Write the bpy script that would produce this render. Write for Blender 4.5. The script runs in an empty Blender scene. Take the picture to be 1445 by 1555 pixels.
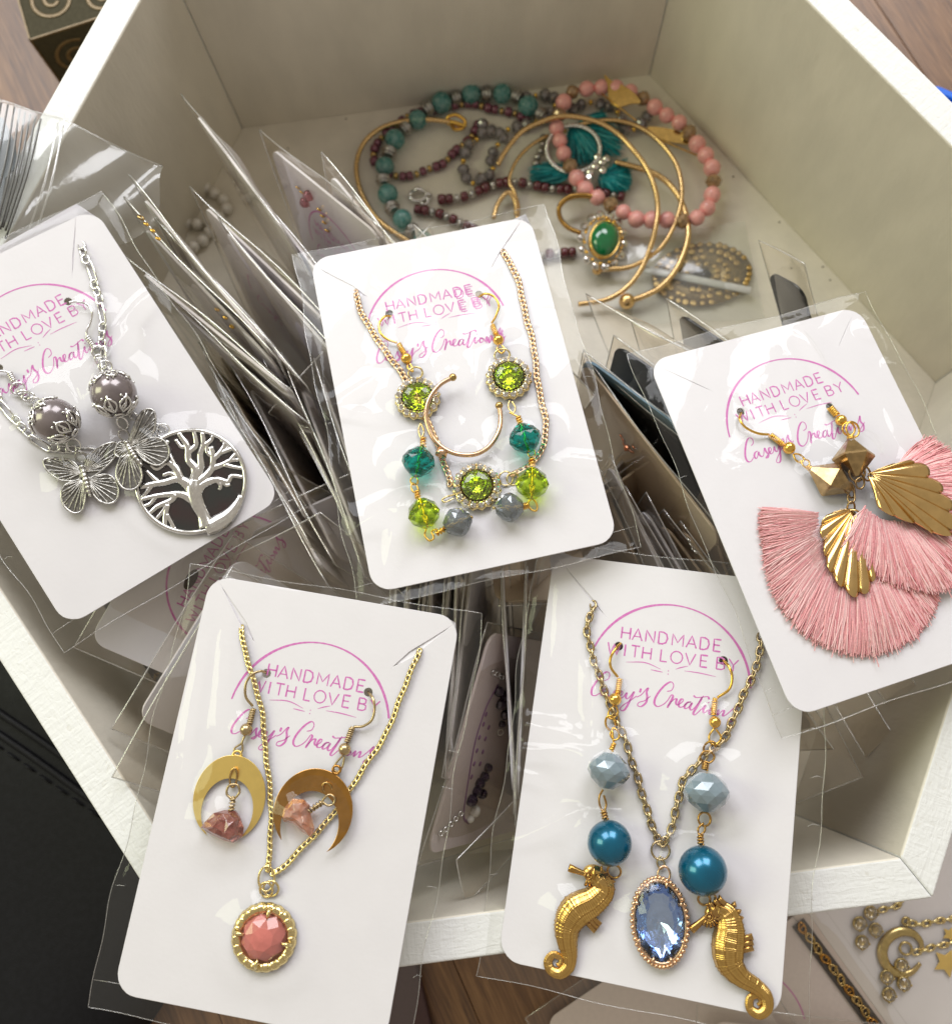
import bpy, bmesh, math, random
from mathutils import Vector, Matrix

random.seed(7)
SC = bpy.context.scene
COL = SC.collection
SC.unit_settings.system = 'METRIC'
SC.unit_settings.scale_length = 0.01          # one unit is one centimetre
PI = math.pi

# ------------------------------------------------------------------ camera
RC = [Vector((0.991465, -0.127444, -0.027482)),      # right
      Vector((-0.130366, -0.971301, -0.198943)),     # down
      Vector((-0.001339, 0.200828, -0.979626))]      # forward
CAM = Vector((-0.98264, -9.85776, 25.30661))
FPX, CPX, CPY = 1365.49, 722.5, 777.5                # pixels of the 1445 x 1555 photograph
cd = bpy.data.cameras.new('camera')
cam = bpy.data.objects.new('camera', cd)
COL.objects.link(cam)
m = Matrix.Identity(4)
for i in range(3):
    m[i][0], m[i][1], m[i][2], m[i][3] = RC[0][i], -RC[1][i], -RC[2][i], CAM[i]
cam.matrix_world = m
cd.sensor_fit = 'HORIZONTAL'
cd.sensor_width = 36.0
cd.lens = FPX / 1445.0 * 36.0
cd.clip_start, cd.clip_end = 0.5, 2000.0
cd.dof.use_dof = True
cd.dof.focus_distance = 24.5
cd.dof.aperture_fstop = 0.15
SC.camera = cam

# ------------------------------------------------------------------ light
w = bpy.data.worlds.new('World')
SC.world = w
w.use_nodes = True
bg = w.node_tree.nodes['Background']
bg.inputs[0].default_value = (1.0, 0.895, 0.77, 1)
bg.inputs[1].default_value = 0.34

def area(name, loc, target, sx, sy, rad, col):
    l = bpy.data.lights.new(name, 'AREA')
    l.shape = 'RECTANGLE'
    l.size, l.size_y = sx, sy
    l.energy = rad * PI * sx * sy
    l.color = col
    o = bpy.data.objects.new(name, l)
    COL.objects.link(o)
    o.location = loc
    o.rotation_euler = (Vector(target) - Vector(loc)).to_track_quat('-Z', 'Y').to_euler()
    return o
area('window_light', (-42, 92, 84), (0, 0, 0), 68, 74, 5.7, (0.94, 0.955, 1.0))
area('window_light', (44, 92, 84), (0, 0, 0), 68, 74, 5.7, (0.95, 0.96, 1.0))
area('garden_window_light', (-95, 20, 62), (0, -4, 0), 40, 60, 4.2, (0.93, 1.0, 0.62))
SC.view_settings.view_transform = 'Standard'
SC.view_settings.look = 'None'
SC.view_settings.exposure = 0.34
SC.view_settings.gamma = 1.0
SC.cycles.max_bounces = 28
SC.cycles.diffuse_bounces = 5
SC.cycles.glossy_bounces = 6
SC.cycles.transmission_bounces = 12
SC.cycles.transparent_max_bounces = 48
SC.cycles.use_denoising = True
SC.cycles.sample_clamp_indirect = 6.0
SC.cycles.caustics_reflective = False
SC.cycles.caustics_refractive = True
SC.cycles.blur_glossy = 0.5

# ------------------------------------------------------------------ frames
def ray(px, py):
    return RC[0] * ((px - CPX) / FPX) + RC[1] * ((py - CPY) / FPX) + RC[2]
def W(px, py, z):
    d = ray(px, py)
    return CAM + d * ((z - CAM.z) / d.z)
class Frame:
    """A plane that things lie on; zoom = (x0, y0, scale) of the view it was measured in."""
    def __init__(s, mat, zoom=(0, 0, 1.0)):
        s.M = mat; s.I = mat.inverted(); s.zoom = zoom
        s.o = s.I @ CAM
    def px(s, px, py, h=0.0):
        d = s.I.to_3x3() @ ray(px, py)
        k = (h - s.o.z) / d.z
        return s.o + d * k
    def p(s, zx, zy, h=0.0):
        return s.px(s.zoom[0] + zx / s.zoom[2], s.zoom[1] + zy / s.zoom[2], h)
    def P(s, pts, h=0.0):
        return [s.p(q[0], q[1], q[2] if len(q) > 2 else h) for q in pts]
    def k(s, zx, zy):                     # local size of one zoomed pixel there
        a = s.p(zx - 5, zy); b = s.p(zx + 5, zy); c = s.p(zx, zy - 5); d = s.p(zx, zy + 5)
        return ((a - b).length + (c - d).length) / 20.0
def rotvec(r):
    v = Vector(r)
    return Matrix.Rotation(v.length, 4, v.normalized())

# ------------------------------------------------------------------ mesh builder
def crom(pts, n=8, closed=False):
    P = [Vector(p) for p in pts]
    if len(P) < 3 and not closed:
        return [P[0].lerp(P[-1], i / n) for i in range(n + 1)]
    out = []
    N = len(P)
    for i in range(N if closed else N - 1):
        if closed:
            a, b, c, d = P[i - 1], P[i], P[(i + 1) % N], P[(i + 2) % N]
        else:
            b, c = P[i], P[i + 1]
            a = P[i - 1] if i else b * 2 - c
            d = P[i + 2] if i + 2 < N else c * 2 - b
        for j in range(n):
            t = j / n
            out.append(0.5 * ((2 * b) + (c - a) * t + (2 * a - 5 * b + 4 * c - d) * t * t + (3 * b - a - 3 * c + d) * t ** 3))
    if not closed:
        out.append(P[-1].copy())
    return out
def resample(pts, step=None, n=None, closed=False):
    P = list(pts) + ([pts[0]] if closed else [])
    L = [0.0]
    for a, b in zip(P, P[1:]):
        L.append(L[-1] + (b - a).length)
    if n is None:
        n = max(1, round(L[-1] / step))
    out = []; j = 0
    for i in range(n if closed else n + 1):
        s = L[-1] * i / n
        while j < len(L) - 2 and L[j + 1] < s:
            j += 1
        d = L[j + 1] - L[j]
        out.append(P[j].lerp(P[j + 1], (s - L[j]) / d if d > 1e-9 else 0))
    return out

class MB:
    def __init__(s):
        s.v = []; s.f = []; s.sm = []
    def add(s, vs, fs, smooth=True, M=None):
        b = len(s.v)
        s.v += [tuple(M @ Vector(q)) if M else tuple(q) for q in vs]
        s.f += [tuple(i + b for i in f) for f in fs]
        s.sm += [smooth] * len(fs)
        return s
    def tube(s, pts, r, seg=8, closed=False, flat=1.0, smooth=True, up=None, caps=True, M=None):
        P = [Vector(p) for p in pts]
        n = len(P)
        R = r if isinstance(r, (list, tuple)) else [r] * n
        vs = []; fs = []
        nrm = None
        for i in range(n):
            if closed:
                t = P[(i + 1) % n] - P[i - 1]
            else:
                t = P[min(i + 1, n - 1)] - P[max(i - 1, 0)]
            t = t.normalized() if t.length > 1e-9 else Vector((1, 0, 0))
            if up is not None:
                nrm = Vector(up) - t * t.dot(Vector(up))
                if nrm.length < 1e-4: nrm = t.orthogonal()
            elif nrm is None:
                nrm = Vector((0, 0, 1)) - t * t.z
                if nrm.length < 0.05: nrm = t.orthogonal()
            else:
                nrm = nrm - t * nrm.dot(t)
            nrm.normalize()
            bn = t.cross(nrm)
            for k in range(seg):
                a = 2 * PI * k / seg
                rr = R[i](a) if callable(R[i]) else R[i]
                vs.append(P[i] + (nrm * (math.sin(a) * flat) + bn * math.cos(a)) * rr)
        for i in range(n if closed else n - 1):
            a, b = i * seg, ((i + 1) % n) * seg
            for k in range(seg):
                k2 = (k + 1) % seg
                fs.append((a + k, a + k2, b + k2, b + k))
        if not closed and caps:
            fs.append(tuple(range(seg))[::-1]); fs.append(tuple((n - 1) * seg + k for k in range(seg)))
        return s.add(vs, fs, smooth, M)
    def ball(s, c, r, n=14, mm=9, M=None, smooth=True):
        rx, ry, rz = r if isinstance(r, (tuple, list)) else (r, r, r)
        vs = [(0, 0, rz)]; fs = []
        for i in range(1, mm):
            th = PI * i / mm
            for k in range(n):
                a = 2 * PI * k / n
                vs.append((rx * math.sin(th) * math.cos(a), ry * math.sin(th) * math.sin(a), rz * math.cos(th)))
        vs.append((0, 0, -rz))
        for k in range(n):
            fs.append((0, 1 + k, 1 + (k + 1) % n))
            fs.append((len(vs) - 1, 1 + (mm - 2) * n + (k + 1) % n, 1 + (mm - 2) * n + k))
        for i in range(mm - 2):
            for k in range(n):
                a = 1 + i * n; k2 = (k + 1) % n
                fs.append((a + k, a + n + k, a + n + k2, a + k2))
        T = Matrix.Translation(c) @ (M if M else Matrix.Identity(4))
        return s.add(vs, fs, smooth, T)
    def ring(s, c, R, r, M=None, n=20, seg=7, Ry=None, a0=0.0, a1=2 * PI):
        full = abs(a1 - a0 - 2 * PI) < 1e-6
        k = n if full else n + 1
        pts = [Vector((R * math.cos(a0 + (a1 - a0) * i / n), (Ry or R) * math.sin(a0 + (a1 - a0) * i / n), 0)) for i in range(k)]
        T = Matrix.Translation(c) @ (M if M else Matrix.Identity(4))
        return s.tube(pts, r, seg, closed=full, up=(0, 0, 1), M=T)
    def coil(s, a, b, R, r, turns, seg=5):
        a, b = Vector(a), Vector(b)
        t = (b - a).normalized(); u = t.orthogonal().normalized(); v = t.cross(u)
        n = int(turns * 9)
        return s.tube([a.lerp(b, i / n) + (u * math.cos(2 * PI * turns * i / n) + v * math.sin(2 * PI * turns * i / n)) * R for i in range(n + 1)], r, seg)
    def lathe(s, prof, n=24, M=None, smooth=True, mod=None):
        vs = []; fs = []
        for i, (r, z) in enumerate(prof):
            for k in range(n):
                a = 2 * PI * k / n
                q = mod(a, i) if mod else 1.0
                vs.append((r * q * math.cos(a), r * q * math.sin(a), z))
        for i in range(len(prof) - 1):
            for k in range(n):
                k2 = (k + 1) % n
                fs.append((i * n + k, i * n + k2, (i + 1) * n + k2, (i + 1) * n + k))
        fs.append(tuple(range(n))[::-1]); fs.append(tuple((len(prof) - 1) * n + k for k in range(n)))
        return s.add(vs, fs, smooth, M)
    def gem(s, M, rings, n=10):
        """faceted stone: rings = (radius, z, half step turn), flat faces; ends closed."""
        vs = []; fs = []
        for r, z, h in rings:
            for k in range(n):
                a = 2 * PI * (k + (0.5 if h else 0)) / n
                rx, ry = r if isinstance(r, (tuple, list)) else (r, r)
                vs.append((rx * math.cos(a), ry * math.sin(a), z))
        for i in range(len(rings) - 1):
            h0, h1 = rings[i][2], rings[i + 1][2]
            A, B = i * n, (i + 1) * n
            for k in range(n):
                k2 = (k + 1) % n
                if h0 == h1:
                    fs.append((A + k, A + k2, B + k2, B + k))
                elif h1:
                    fs.append((A + k, A + k2, B + k)); fs.append((B + k, A + k2, B + k2))
                else:
                    fs.append((A + k, B + k2, B + k)); fs.append((A + k, A + k2, B + k2))
        fs.append(tuple(range(n))[::-1]); fs.append(tuple((len(rings) - 1) * n + k for k in range(n)))
        return s.add(vs, fs, False, M)
    def ribbon(s, pts, wd, z=None):
        P = [Vector(p) for p in pts]
        n = len(P); vs = []; fs = []
        for i in range(n):
            t = P[min(i + 1, n - 1)] - P[max(i - 1, 0)]
            t.z = 0; t = t.normalized() if t.length > 1e-9 else Vector((1, 0, 0))
            q = Vector((-t.y, t.x, 0)) * ((wd[i] if isinstance(wd, list) else wd) / 2)
            for sg in (1, -1):
                c = P[i] + q * sg
                vs.append((c.x, c.y, c.z if z is None else z))
        for i in range(n - 1):
            fs.append((2 * i, 2 * i + 1, 2 * i + 3, 2 * i + 2))
        return s.add(vs, fs, False)
    def box(s, lo, hi, M=None):
        x0, y0, z0 = lo; x1, y1, z1 = hi
        return s.add([(x0, y0, z0), (x1, y0, z0), (x1, y1, z0), (x0, y1, z0), (x0, y0, z1), (x1, y0, z1), (x1, y1, z1), (x0, y1, z1)],
                     [(3, 2, 1, 0), (4, 5, 6, 7), (0, 1, 5, 4), (1, 2, 6, 5), (2, 3, 7, 6), (3, 0, 4, 7)], False, M)
    def plate(s, loops, z0, z1, smooth=False, zf=None):
        """flat shape with holes, thickness z0..z1; zf(x, y) lifts it."""
        bm = bmesh.new()
        for lp in loops:
            vv = [bm.verts.new((q[0], q[1], 0)) for q in lp]
            for i in range(len(vv)):
                bm.edges.new((vv[i - 1], vv[i]))
        bmesh.ops.triangle_fill(bm, use_beauty=True, edges=bm.edges[:], normal=(0, 0, 1))
        bm.verts.index_update()
        base = [q.co.copy() for q in bm.verts]
        fs = []
        for f in bm.faces:
            idx = [q.index for q in f.verts]
            if f.normal.z < 0: idx.reverse()
            fs.append(tuple(idx))
        bd = [(e.verts[0].index, e.verts[1].index, e.link_faces[0]) for e in bm.edges if len(e.link_faces) == 1]
        n = len(base)
        g = zf if zf else (lambda x, y: 0.0)
        vs = [(q.x, q.y, z1 + g(q.x, q.y)) for q in base] + [(q.x, q.y, z0 + g(q.x, q.y)) for q in base]
        allf = list(fs) + [tuple(i + n for i in reversed(f)) for f in fs]
        for a, b, f in bd:
            il = [q.index for q in f.verts]
            if f.normal.z < 0: il.reverse()
            k = il.index(a)
            if il[(k + 1) % len(il)] != b: a, b = b, a
            allf.append((b, a, a + n, b + n))
        bm.free()
        return s.add(vs, allf, smooth)
    def mesh(s, name, mat=None):
        me = bpy.data.meshes.new(name)
        me.from_pydata(s.v, [], s.f)
        me.polygons.foreach_set('use_smooth', s.sm)
        if mat: me.materials.append(mat)
        me.update()
        return me
    def obj(s, name, mat, parent=None, label=None):
        return place(name, s.mesh(name, mat), parent, label=label)

def place(name, me, parent=None, M=None, label=None):
    o = bpy.data.objects.new(name, me)
    COL.objects.link(o)
    if parent is not None:
        o.parent = parent
        off = parent.get('_a')
        T = Matrix.Translation(-Vector(off)) if off is not None else Matrix.Identity(4)
        o.matrix_local = T @ (M if M else Matrix.Identity(4))
    elif M:
        o.matrix_world = M
    if label: o['label'] = label
    return o
def thing(name, label, cat, M=None, anchor=None, group=None, kind=None):
    """an Empty at the thing's base; its parts are drawn in the frame M."""
    o = bpy.data.objects.new(name, None)
    COL.objects.link(o)
    o.empty_display_size = 0.3
    M = M if M else Matrix.Identity(4)
    if anchor is not None:
        o['_a'] = list(anchor)
        M = M @ Matrix.Translation(anchor)
    o.matrix_world = M
    o['label'] = label; o['category'] = cat
    if group: o['group'] = group
    if kind: o['kind'] = kind
    return o
def tag(o, label, cat, group=None, kind=None):
    o['label'] = label; o['category'] = cat
    if group: o['group'] = group
    if kind: o['kind'] = kind
    return o
def bevel(o, wd=0.012, seg=2, ang=35):
    b = o.modifiers.new('bevel', 'BEVEL')
    b.width = wd; b.segments = seg; b.limit_method = 'ANGLE'; b.angle_limit = math.radians(ang)
    return o
def axis_matrix(c, z, x=None):
    z = Vector(z).normalized()
    x = Vector(x) if x is not None else z.orthogonal()
    x = (x - z * x.dot(z)).normalized()
    y = z.cross(x)
    M = Matrix.Identity(4)
    for i in range(3):
        M[i][0], M[i][1], M[i][2], M[i][3] = x[i], y[i], z[i], c[i]
    return M
def rrect(x0, y0, x1, y1, r, n=7):
    out = []
    for cx, cy, a in ((x1 - r, y1 - r, 0), (x0 + r, y1 - r, 90), (x0 + r, y0 + r, 180), (x1 - r, y0 + r, 270)):
        for i in range(n + 1):
            t = math.radians(a + 90 * i / n)
            out.append((cx + r * math.cos(t), cy + r * math.sin(t)))
    return out
def circle(cx, cy, r, n=16, ry=None):
    return [(cx + r * math.cos(2 * PI * i / n), cy + (ry or r) * math.sin(2 * PI * i / n)) for i in range(n)]

# ------------------------------------------------------------------ materials
def nd(nt, t, **kw):
    n = nt.nodes.new(t)
    for k, v in kw.items():
        if k.startswith('i_'):
            n.inputs[k[2:].replace('_', ' ')].default_value = v
        else:
            setattr(n, k, v)
    return n
def pbr(name, col, metal=0.0, rough=0.4, var=0.12, scale=6.0, bump=0.0, bscale=40.0, trans=0.0, ior=1.5, col2=None, coat=0.0, stretch=None, spec=0.5, sss=0.0, rvar=0.1, detail=4.0):
    m = bpy.data.materials.new(name)
    m.use_nodes = True
    nt = m.node_tree
    b = nt.nodes['Principled BSDF']
    tc = nd(nt, 'ShaderNodeTexCoord')
    mp = nd(nt, 'ShaderNodeMapping')
    nt.links.new(tc.outputs['Object'], mp.inputs[0])
    if stretch: mp.inputs['Scale'].default_value = stretch
    no = nd(nt, 'ShaderNodeTexNoise', i_Scale=scale, i_Detail=detail)
    nt.links.new(mp.outputs[0], no.inputs['Vector'])
    c2 = col2 if col2 else tuple(max(0, c * (1 - var)) for c in col)
    mx = nd(nt, 'ShaderNodeMix', data_type='RGBA')
    mx.inputs[6].default_value = (*col, 1); mx.inputs[7].default_value = (*c2, 1)
    rp = nd(nt, 'ShaderNodeMapRange'); rp.inputs[1].default_value = 0.35; rp.inputs[2].default_value = 0.65
    nt.links.new(no.outputs[0], rp.inputs[0]); nt.links.new(rp.outputs[0], mx.inputs[0])
    nt.links.new(mx.outputs[2], b.inputs['Base Color'])
    r = nd(nt, 'ShaderNodeMapRange'); r.inputs[3].default_value = max(0.0, rough - rvar * rough); r.inputs[4].default_value = rough + rvar * rough
    nt.links.new(no.outputs[0], r.inputs[0]); nt.links.new(r.outputs[0], b.inputs['Roughness'])
    b.inputs['Metallic'].default_value = metal
    b.inputs['IOR'].default_value = ior
    b.inputs['Transmission Weight'].default_value = trans
    b.inputs['Coat Weight'].default_value = coat
    b.inputs['Coat Roughness'].default_value = 0.08
    b.inputs['Specular IOR Level'].default_value = spec
    if sss:
        b.inputs['Subsurface Weight'].default_value = sss
        b.inputs['Subsurface Radius'].default_value = (0.15, 0.06, 0.04)
    if bump:
        n2 = nd(nt, 'ShaderNodeTexNoise', i_Scale=bscale, i_Detail=5.0)
        nt.links.new(mp.outputs[0], n2.inputs['Vector'])
        bu = nd(nt, 'ShaderNodeBump', i_Strength=bump, i_Distance=0.05)
        nt.links.new(n2.outputs[0], bu.inputs['Height']); nt.links.new(bu.outputs[0], b.inputs['Normal'])
    return m
def film(name, base=0.02, power=4.5, gain=0.85, haze=0.005, tint=(0.975, 0.975, 0.965), rough=0.03, bump=0.05, bscale=0.9):
    """thin clear plastic: what does not reflect goes straight through."""
    m = bpy.data.materials.new(name); m.use_nodes = True
    nt = m.node_tree; nt.nodes.clear()
    out = nd(nt, 'ShaderNodeOutputMaterial')
    tr = nd(nt, 'ShaderNodeBsdfTransparent'); tr.inputs[0].default_value = (*tint, 1)
    gl = nd(nt, 'ShaderNodeBsdfGlossy'); gl.inputs[0].default_value = (1, 1, 1, 1); gl.inputs['Roughness'].default_value = rough
    df = nd(nt, 'ShaderNodeBsdfDiffuse'); df.inputs[0].default_value = (0.85, 0.85, 0.83, 1)
    tc = nd(nt, 'ShaderNodeTexCoord')
    n1 = nd(nt, 'ShaderNodeTexNoise', i_Scale=bscale, i_Detail=3.0, i_Distortion=0.6)
    nt.links.new(tc.outputs['Object'], n1.inputs['Vector'])
    bu = nd(nt, 'ShaderNodeBump', i_Strength=bump, i_Distance=0.3)
    nt.links.new(n1.outputs[0], bu.inputs['Height'])
    nt.links.new(bu.outputs[0], gl.inputs['Normal'])
    lw = nd(nt, 'ShaderNodeLayerWeight', i_Blend=0.5)
    nt.links.new(bu.outputs[0], lw.inputs['Normal'])
    pw = nd(nt, 'ShaderNodeMath', operation='POWER'); pw.inputs[1].default_value = power
    nt.links.new(lw.outputs['Facing'], pw.inputs[0])
    ma = nd(nt, 'ShaderNodeMath', operation='MULTIPLY_ADD', use_clamp=True); ma.inputs[1].default_value = gain; ma.inputs[2].default_value = base
    nt.links.new(pw.outputs[0], ma.inputs[0])
    m1 = nd(nt, 'ShaderNodeMixShader'); m1.inputs[0].default_value = haze
    nt.links.new(tr.outputs[0], m1.inputs[1]); nt.links.new(df.outputs[0], m1.inputs[2])
    m2 = nd(nt, 'ShaderNodeMixShader')
    nt.links.new(ma.outputs[0], m2.inputs[0]); nt.links.new(m1.outputs[0], m2.inputs[1]); nt.links.new(gl.outputs[0], m2.inputs[2])
    nt.links.new(m2.outputs[0], out.inputs[0])
    return m
def recess_shade(m, dark, lo=0.46, hi=0.53):
    """paints shade into the base colour of the recesses, for contrast the reflections lack."""
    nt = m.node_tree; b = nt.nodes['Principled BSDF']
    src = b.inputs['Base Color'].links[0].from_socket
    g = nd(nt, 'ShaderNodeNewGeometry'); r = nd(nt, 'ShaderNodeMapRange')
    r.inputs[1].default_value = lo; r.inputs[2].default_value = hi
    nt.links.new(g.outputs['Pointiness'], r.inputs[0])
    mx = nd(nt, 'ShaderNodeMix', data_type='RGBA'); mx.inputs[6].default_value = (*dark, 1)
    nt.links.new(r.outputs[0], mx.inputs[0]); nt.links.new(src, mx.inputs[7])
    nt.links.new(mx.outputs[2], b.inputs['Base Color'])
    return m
def glassy(name, col, rough=0.03, foil=0.0, var=0.15, ior=1.52):
    return pbr(name, col, 0.0, rough, var=var, scale=3.0, trans=1.0, ior=ior)

M_CARD = pbr('card_paper', (0.785, 0.765, 0.80), 0, 0.45, var=0.02, scale=1.2, bump=0.07, bscale=8, spec=0.4)
M_CARD_BACK = pbr('warm_shaded_card', (0.64, 0.51, 0.37), 0, 0.5, var=0.05, scale=1.5)  # warm bounce light of the pile's gaps is mixed into this card colour
M_CARD_LILAC = pbr('lilac_card', (0.74, 0.65, 0.64), 0, 0.45, var=0.05)
M_CARD_BLUE = pbr('blue_card', (0.13, 0.25, 0.36), 0, 0.35, var=0.1)
M_CARD_DARK = pbr('black_card', (0.012, 0.014, 0.018), 0, 0.3, var=0.3)
M_INK = pbr('magenta_ink', (0.62, 0.13, 0.46), 0, 0.5, var=0.35, scale=14, col2=(0.66, 0.22, 0.52))
M_FILM = film('clear_sleeve_film')
M_FILM_S = film('stiff_sleeve_film', base=0.055, gain=0.85, haze=0.008, tint=(0.982, 0.963, 0.93), bump=0.05, bscale=1.0)
M_SEAM = film('sleeve_seam', base=0.14, power=2.0, gain=0.6, haze=0.10, rough=0.12)
M_SEAM_P = film('standing_sleeve_seam', base=0.2, power=2.0, gain=0.7, haze=0.22, rough=0.1)
M_FILM_BAG = film('zip_bag_film', base=0.07, haze=0.13, rough=0.12, tint=(0.94, 0.95, 0.93))
M_PAINT = pbr('warm_shaded_white_paint', (0.78, 0.73, 0.62), 0, 0.5, var=0.09, scale=0.8, bump=0.3, bscale=5, stretch=(1, 1, .35))  # the box's white paint, with the warm inner light put into its colour
M_GOLD = pbr('bright_gold', (0.94, 0.59, 0.13), 1, 0.17, var=0.15, scale=9, bump=0.02)
M_GOLD_P = pbr('pale_gold', (0.86, 0.70, 0.34), 1, 0.2, var=0.15, scale=9)
M_GOLD_R = pbr('rose_gold', (0.80, 0.54, 0.34), 1, 0.24, var=0.15, scale=9)
M_BRASS = pbr('antique_brass', (0.62, 0.43, 0.17), 1, 0.24, var=0.3, scale=7, bump=0.04)
M_CHAIN_B = pbr('antique_brass_chain', (0.58, 0.45, 0.25), 1, 0.28, var=0.2, scale=9)
M_BRONZE = pbr('dark_bronze', (0.56, 0.29, 0.07), 1, 0.2, var=0.2, scale=3)
M_SATIN = pbr('satin_gold', (1.0, 0.74, 0.23), 1, 0.38, var=0.1, scale=3)
M_SILVER = pbr('bright_silver', (0.86, 0.85, 0.83), 1, 0.16, var=0.12, scale=9)
M_SILVER_A = pbr('antique_silver', (0.72, 0.70, 0.66), 1, 0.28, var=0.5, scale=9, bump=0.1)
M_SILVER_D = pbr('blackened_silver', (0.24, 0.23, 0.215), 0.95, 0.38, var=0.4, scale=9)
M_TEALG = glassy('teal_glass', (0.0, 0.40, 0.33))
M_LIME = glassy('lime_glass', (0.62, 0.86, 0.04))
M_SMOKE = pbr('smoky_grey_crystal', (0.42, 0.46, 0.48), 0.25, 0.06, var=0.25, scale=3, trans=0.7)
M_PERI = glassy('olive_green_stone', (0.93, 1.0, 0.55), ior=1.6)
M_PERI_F = pbr('green_foil', (0.62, 0.72, 0.10), 1, 0.06, var=0.1)
M_SAPPH_F = pbr('blue_foil', (0.58, 0.72, 1.0), 1, 0.05, var=0.1)
M_SAPPH = glassy('pale_blue_stone', (0.90, 0.95, 1.0), ior=1.55)
M_CRYST = pbr('clear_rhinestone', (0.88, 0.85, 0.80), 1.0, 0.04, var=0.2, scale=20)
M_PEARL_T = pbr('teal_pearl', (0.0, 0.135, 0.24), 0.55, 0.27, var=0.2, scale=2, coat=0.6)
M_PEARL_G = pbr('grey_pearl', (0.25, 0.21, 0.21), 0.35, 0.22, var=0.25, scale=3, coat=0.6)
M_BEAD_GB = pbr('opaque_blue_grey_bead', (0.23, 0.30, 0.34), 0.1, 0.07, var=0.15, scale=3, coat=1.0)
M_CORAL = pbr('coral_stone', (0.60, 0.18, 0.15), 0, 0.15, var=0.15, scale=3, coat=0.7)
M_CHIP = pbr('red_stone_chip', (0.30, 0.065, 0.045), 0, 0.14, var=0.5, scale=4, coat=0.7, trans=0.55, col2=(0.60, 0.25, 0.20))
M_CHIP_P = pbr('peach_stone_chip', (0.72, 0.30, 0.16), 0, 0.14, var=0.3, scale=4, coat=0.7, trans=0.6, col2=(0.80, 0.50, 0.40))
M_PINK_T = pbr('pink_thread', (0.91, 0.45, 0.45), 0, 0.33, var=0.2, scale=26, spec=0.8)
M_PINK_L = pbr('light_pink_thread', (0.96, 0.62, 0.60), 0, 0.3, var=0.1, scale=26, spec=0.9)
M_PINK_D = pbr('deep_pink_thread', (0.80, 0.32, 0.34), 0, 0.4, var=0.2, scale=26)
M_TEAL_T = pbr('teal_thread', (0.0, 0.38, 0.42), 0, 0.45, var=0.3, scale=9)
M_TEAL_D = pbr('deep_teal_thread', (0.0, 0.17, 0.21), 0, 0.5)
M_TEAL_L = pbr('light_teal_thread', (0.10, 0.52, 0.54), 0, 0.4)
M_TREEBASE = pbr('dark_iridescent_shell', (0.007, 0.012, 0.012), 0.1, 0.04, var=0.3, scale=1.1, coat=1.0, col2=(0.022, 0.004, 0.006))
M_PINKB = pbr('pink_bead', (0.92, 0.42, 0.39), 0, 0.28, var=0.2, scale=4, coat=0.3)
M_TAN = pbr('brown_crystal', (0.42, 0.26, 0.13), 0.3, 0.1, var=0.4, scale=6, coat=0.8)
M_AQUA = pbr('aqua_crackle_glass', (0.05, 0.38, 0.36), 0, 0.06, var=0.5, scale=6, trans=0.6, col2=(0.40, 0.70, 0.64))
M_MAROON = pbr('maroon_seed_bead', (0.13, 0.012, 0.022), 0.1, 0.12, var=0.3, scale=6, coat=0.8)
M_PLUM = pbr('plum_seed_bead', (0.20, 0.05, 0.085), 0.2, 0.15, var=0.3, scale=6, coat=0.8)
M_GREYB = pbr('grey_crystal', (0.26, 0.235, 0.23), 0.3, 0.08, var=0.4, scale=6, coat=0.8)
M_EMER = pbr('emerald_cabochon', (0.0, 0.20, 0.055), 0, 0.06, var=0.35, scale=2, coat=1.0)
M_FILI = pbr('worn_gold_filigree', (0.64, 0.44, 0.17), 1, 0.33, var=0.2, scale=4)
M_COPPER = pbr('copper', (0.72, 0.30, 0.16), 1, 0.25, var=0.2)
M_VIOLET = pbr('violet_black_crystal', (0.06, 0.035, 0.06), 0.4, 0.1, var=0.4, coat=1.0)
M_LEATHER = pbr('black_leather', (0.008, 0.008, 0.010), 0, 0.5, var=0.3, scale=5, bump=0.25, bscale=30, spec=0.2)
M_BLUE = pbr('blue_plastic', (0.0, 0.13, 0.70), 0, 0.3, var=0.1)
M_WHITEP = pbr('white_plastic', (0.72, 0.72, 0.70), 0, 0.3, var=0.05)
M_OLIVE = pbr('dark_olive_paper', (0.055, 0.047, 0.025), 0, 0.7, var=0.2, spec=0.15)
M_SWIRL = pbr('bronze_print', (0.17, 0.115, 0.045), 0.25, 0.4, var=0.2)
M_PEARLW = pbr('pale_pearl', (0.80, 0.76, 0.68), 0.1, 0.25, var=0.1, coat=0.5)
M_SPECK = pbr('dust_speck', (0.10, 0.08, 0.05), 0, 0.8)
M_PINKG = glassy('pink_glass', (0.78, 0.36, 0.38))
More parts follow.
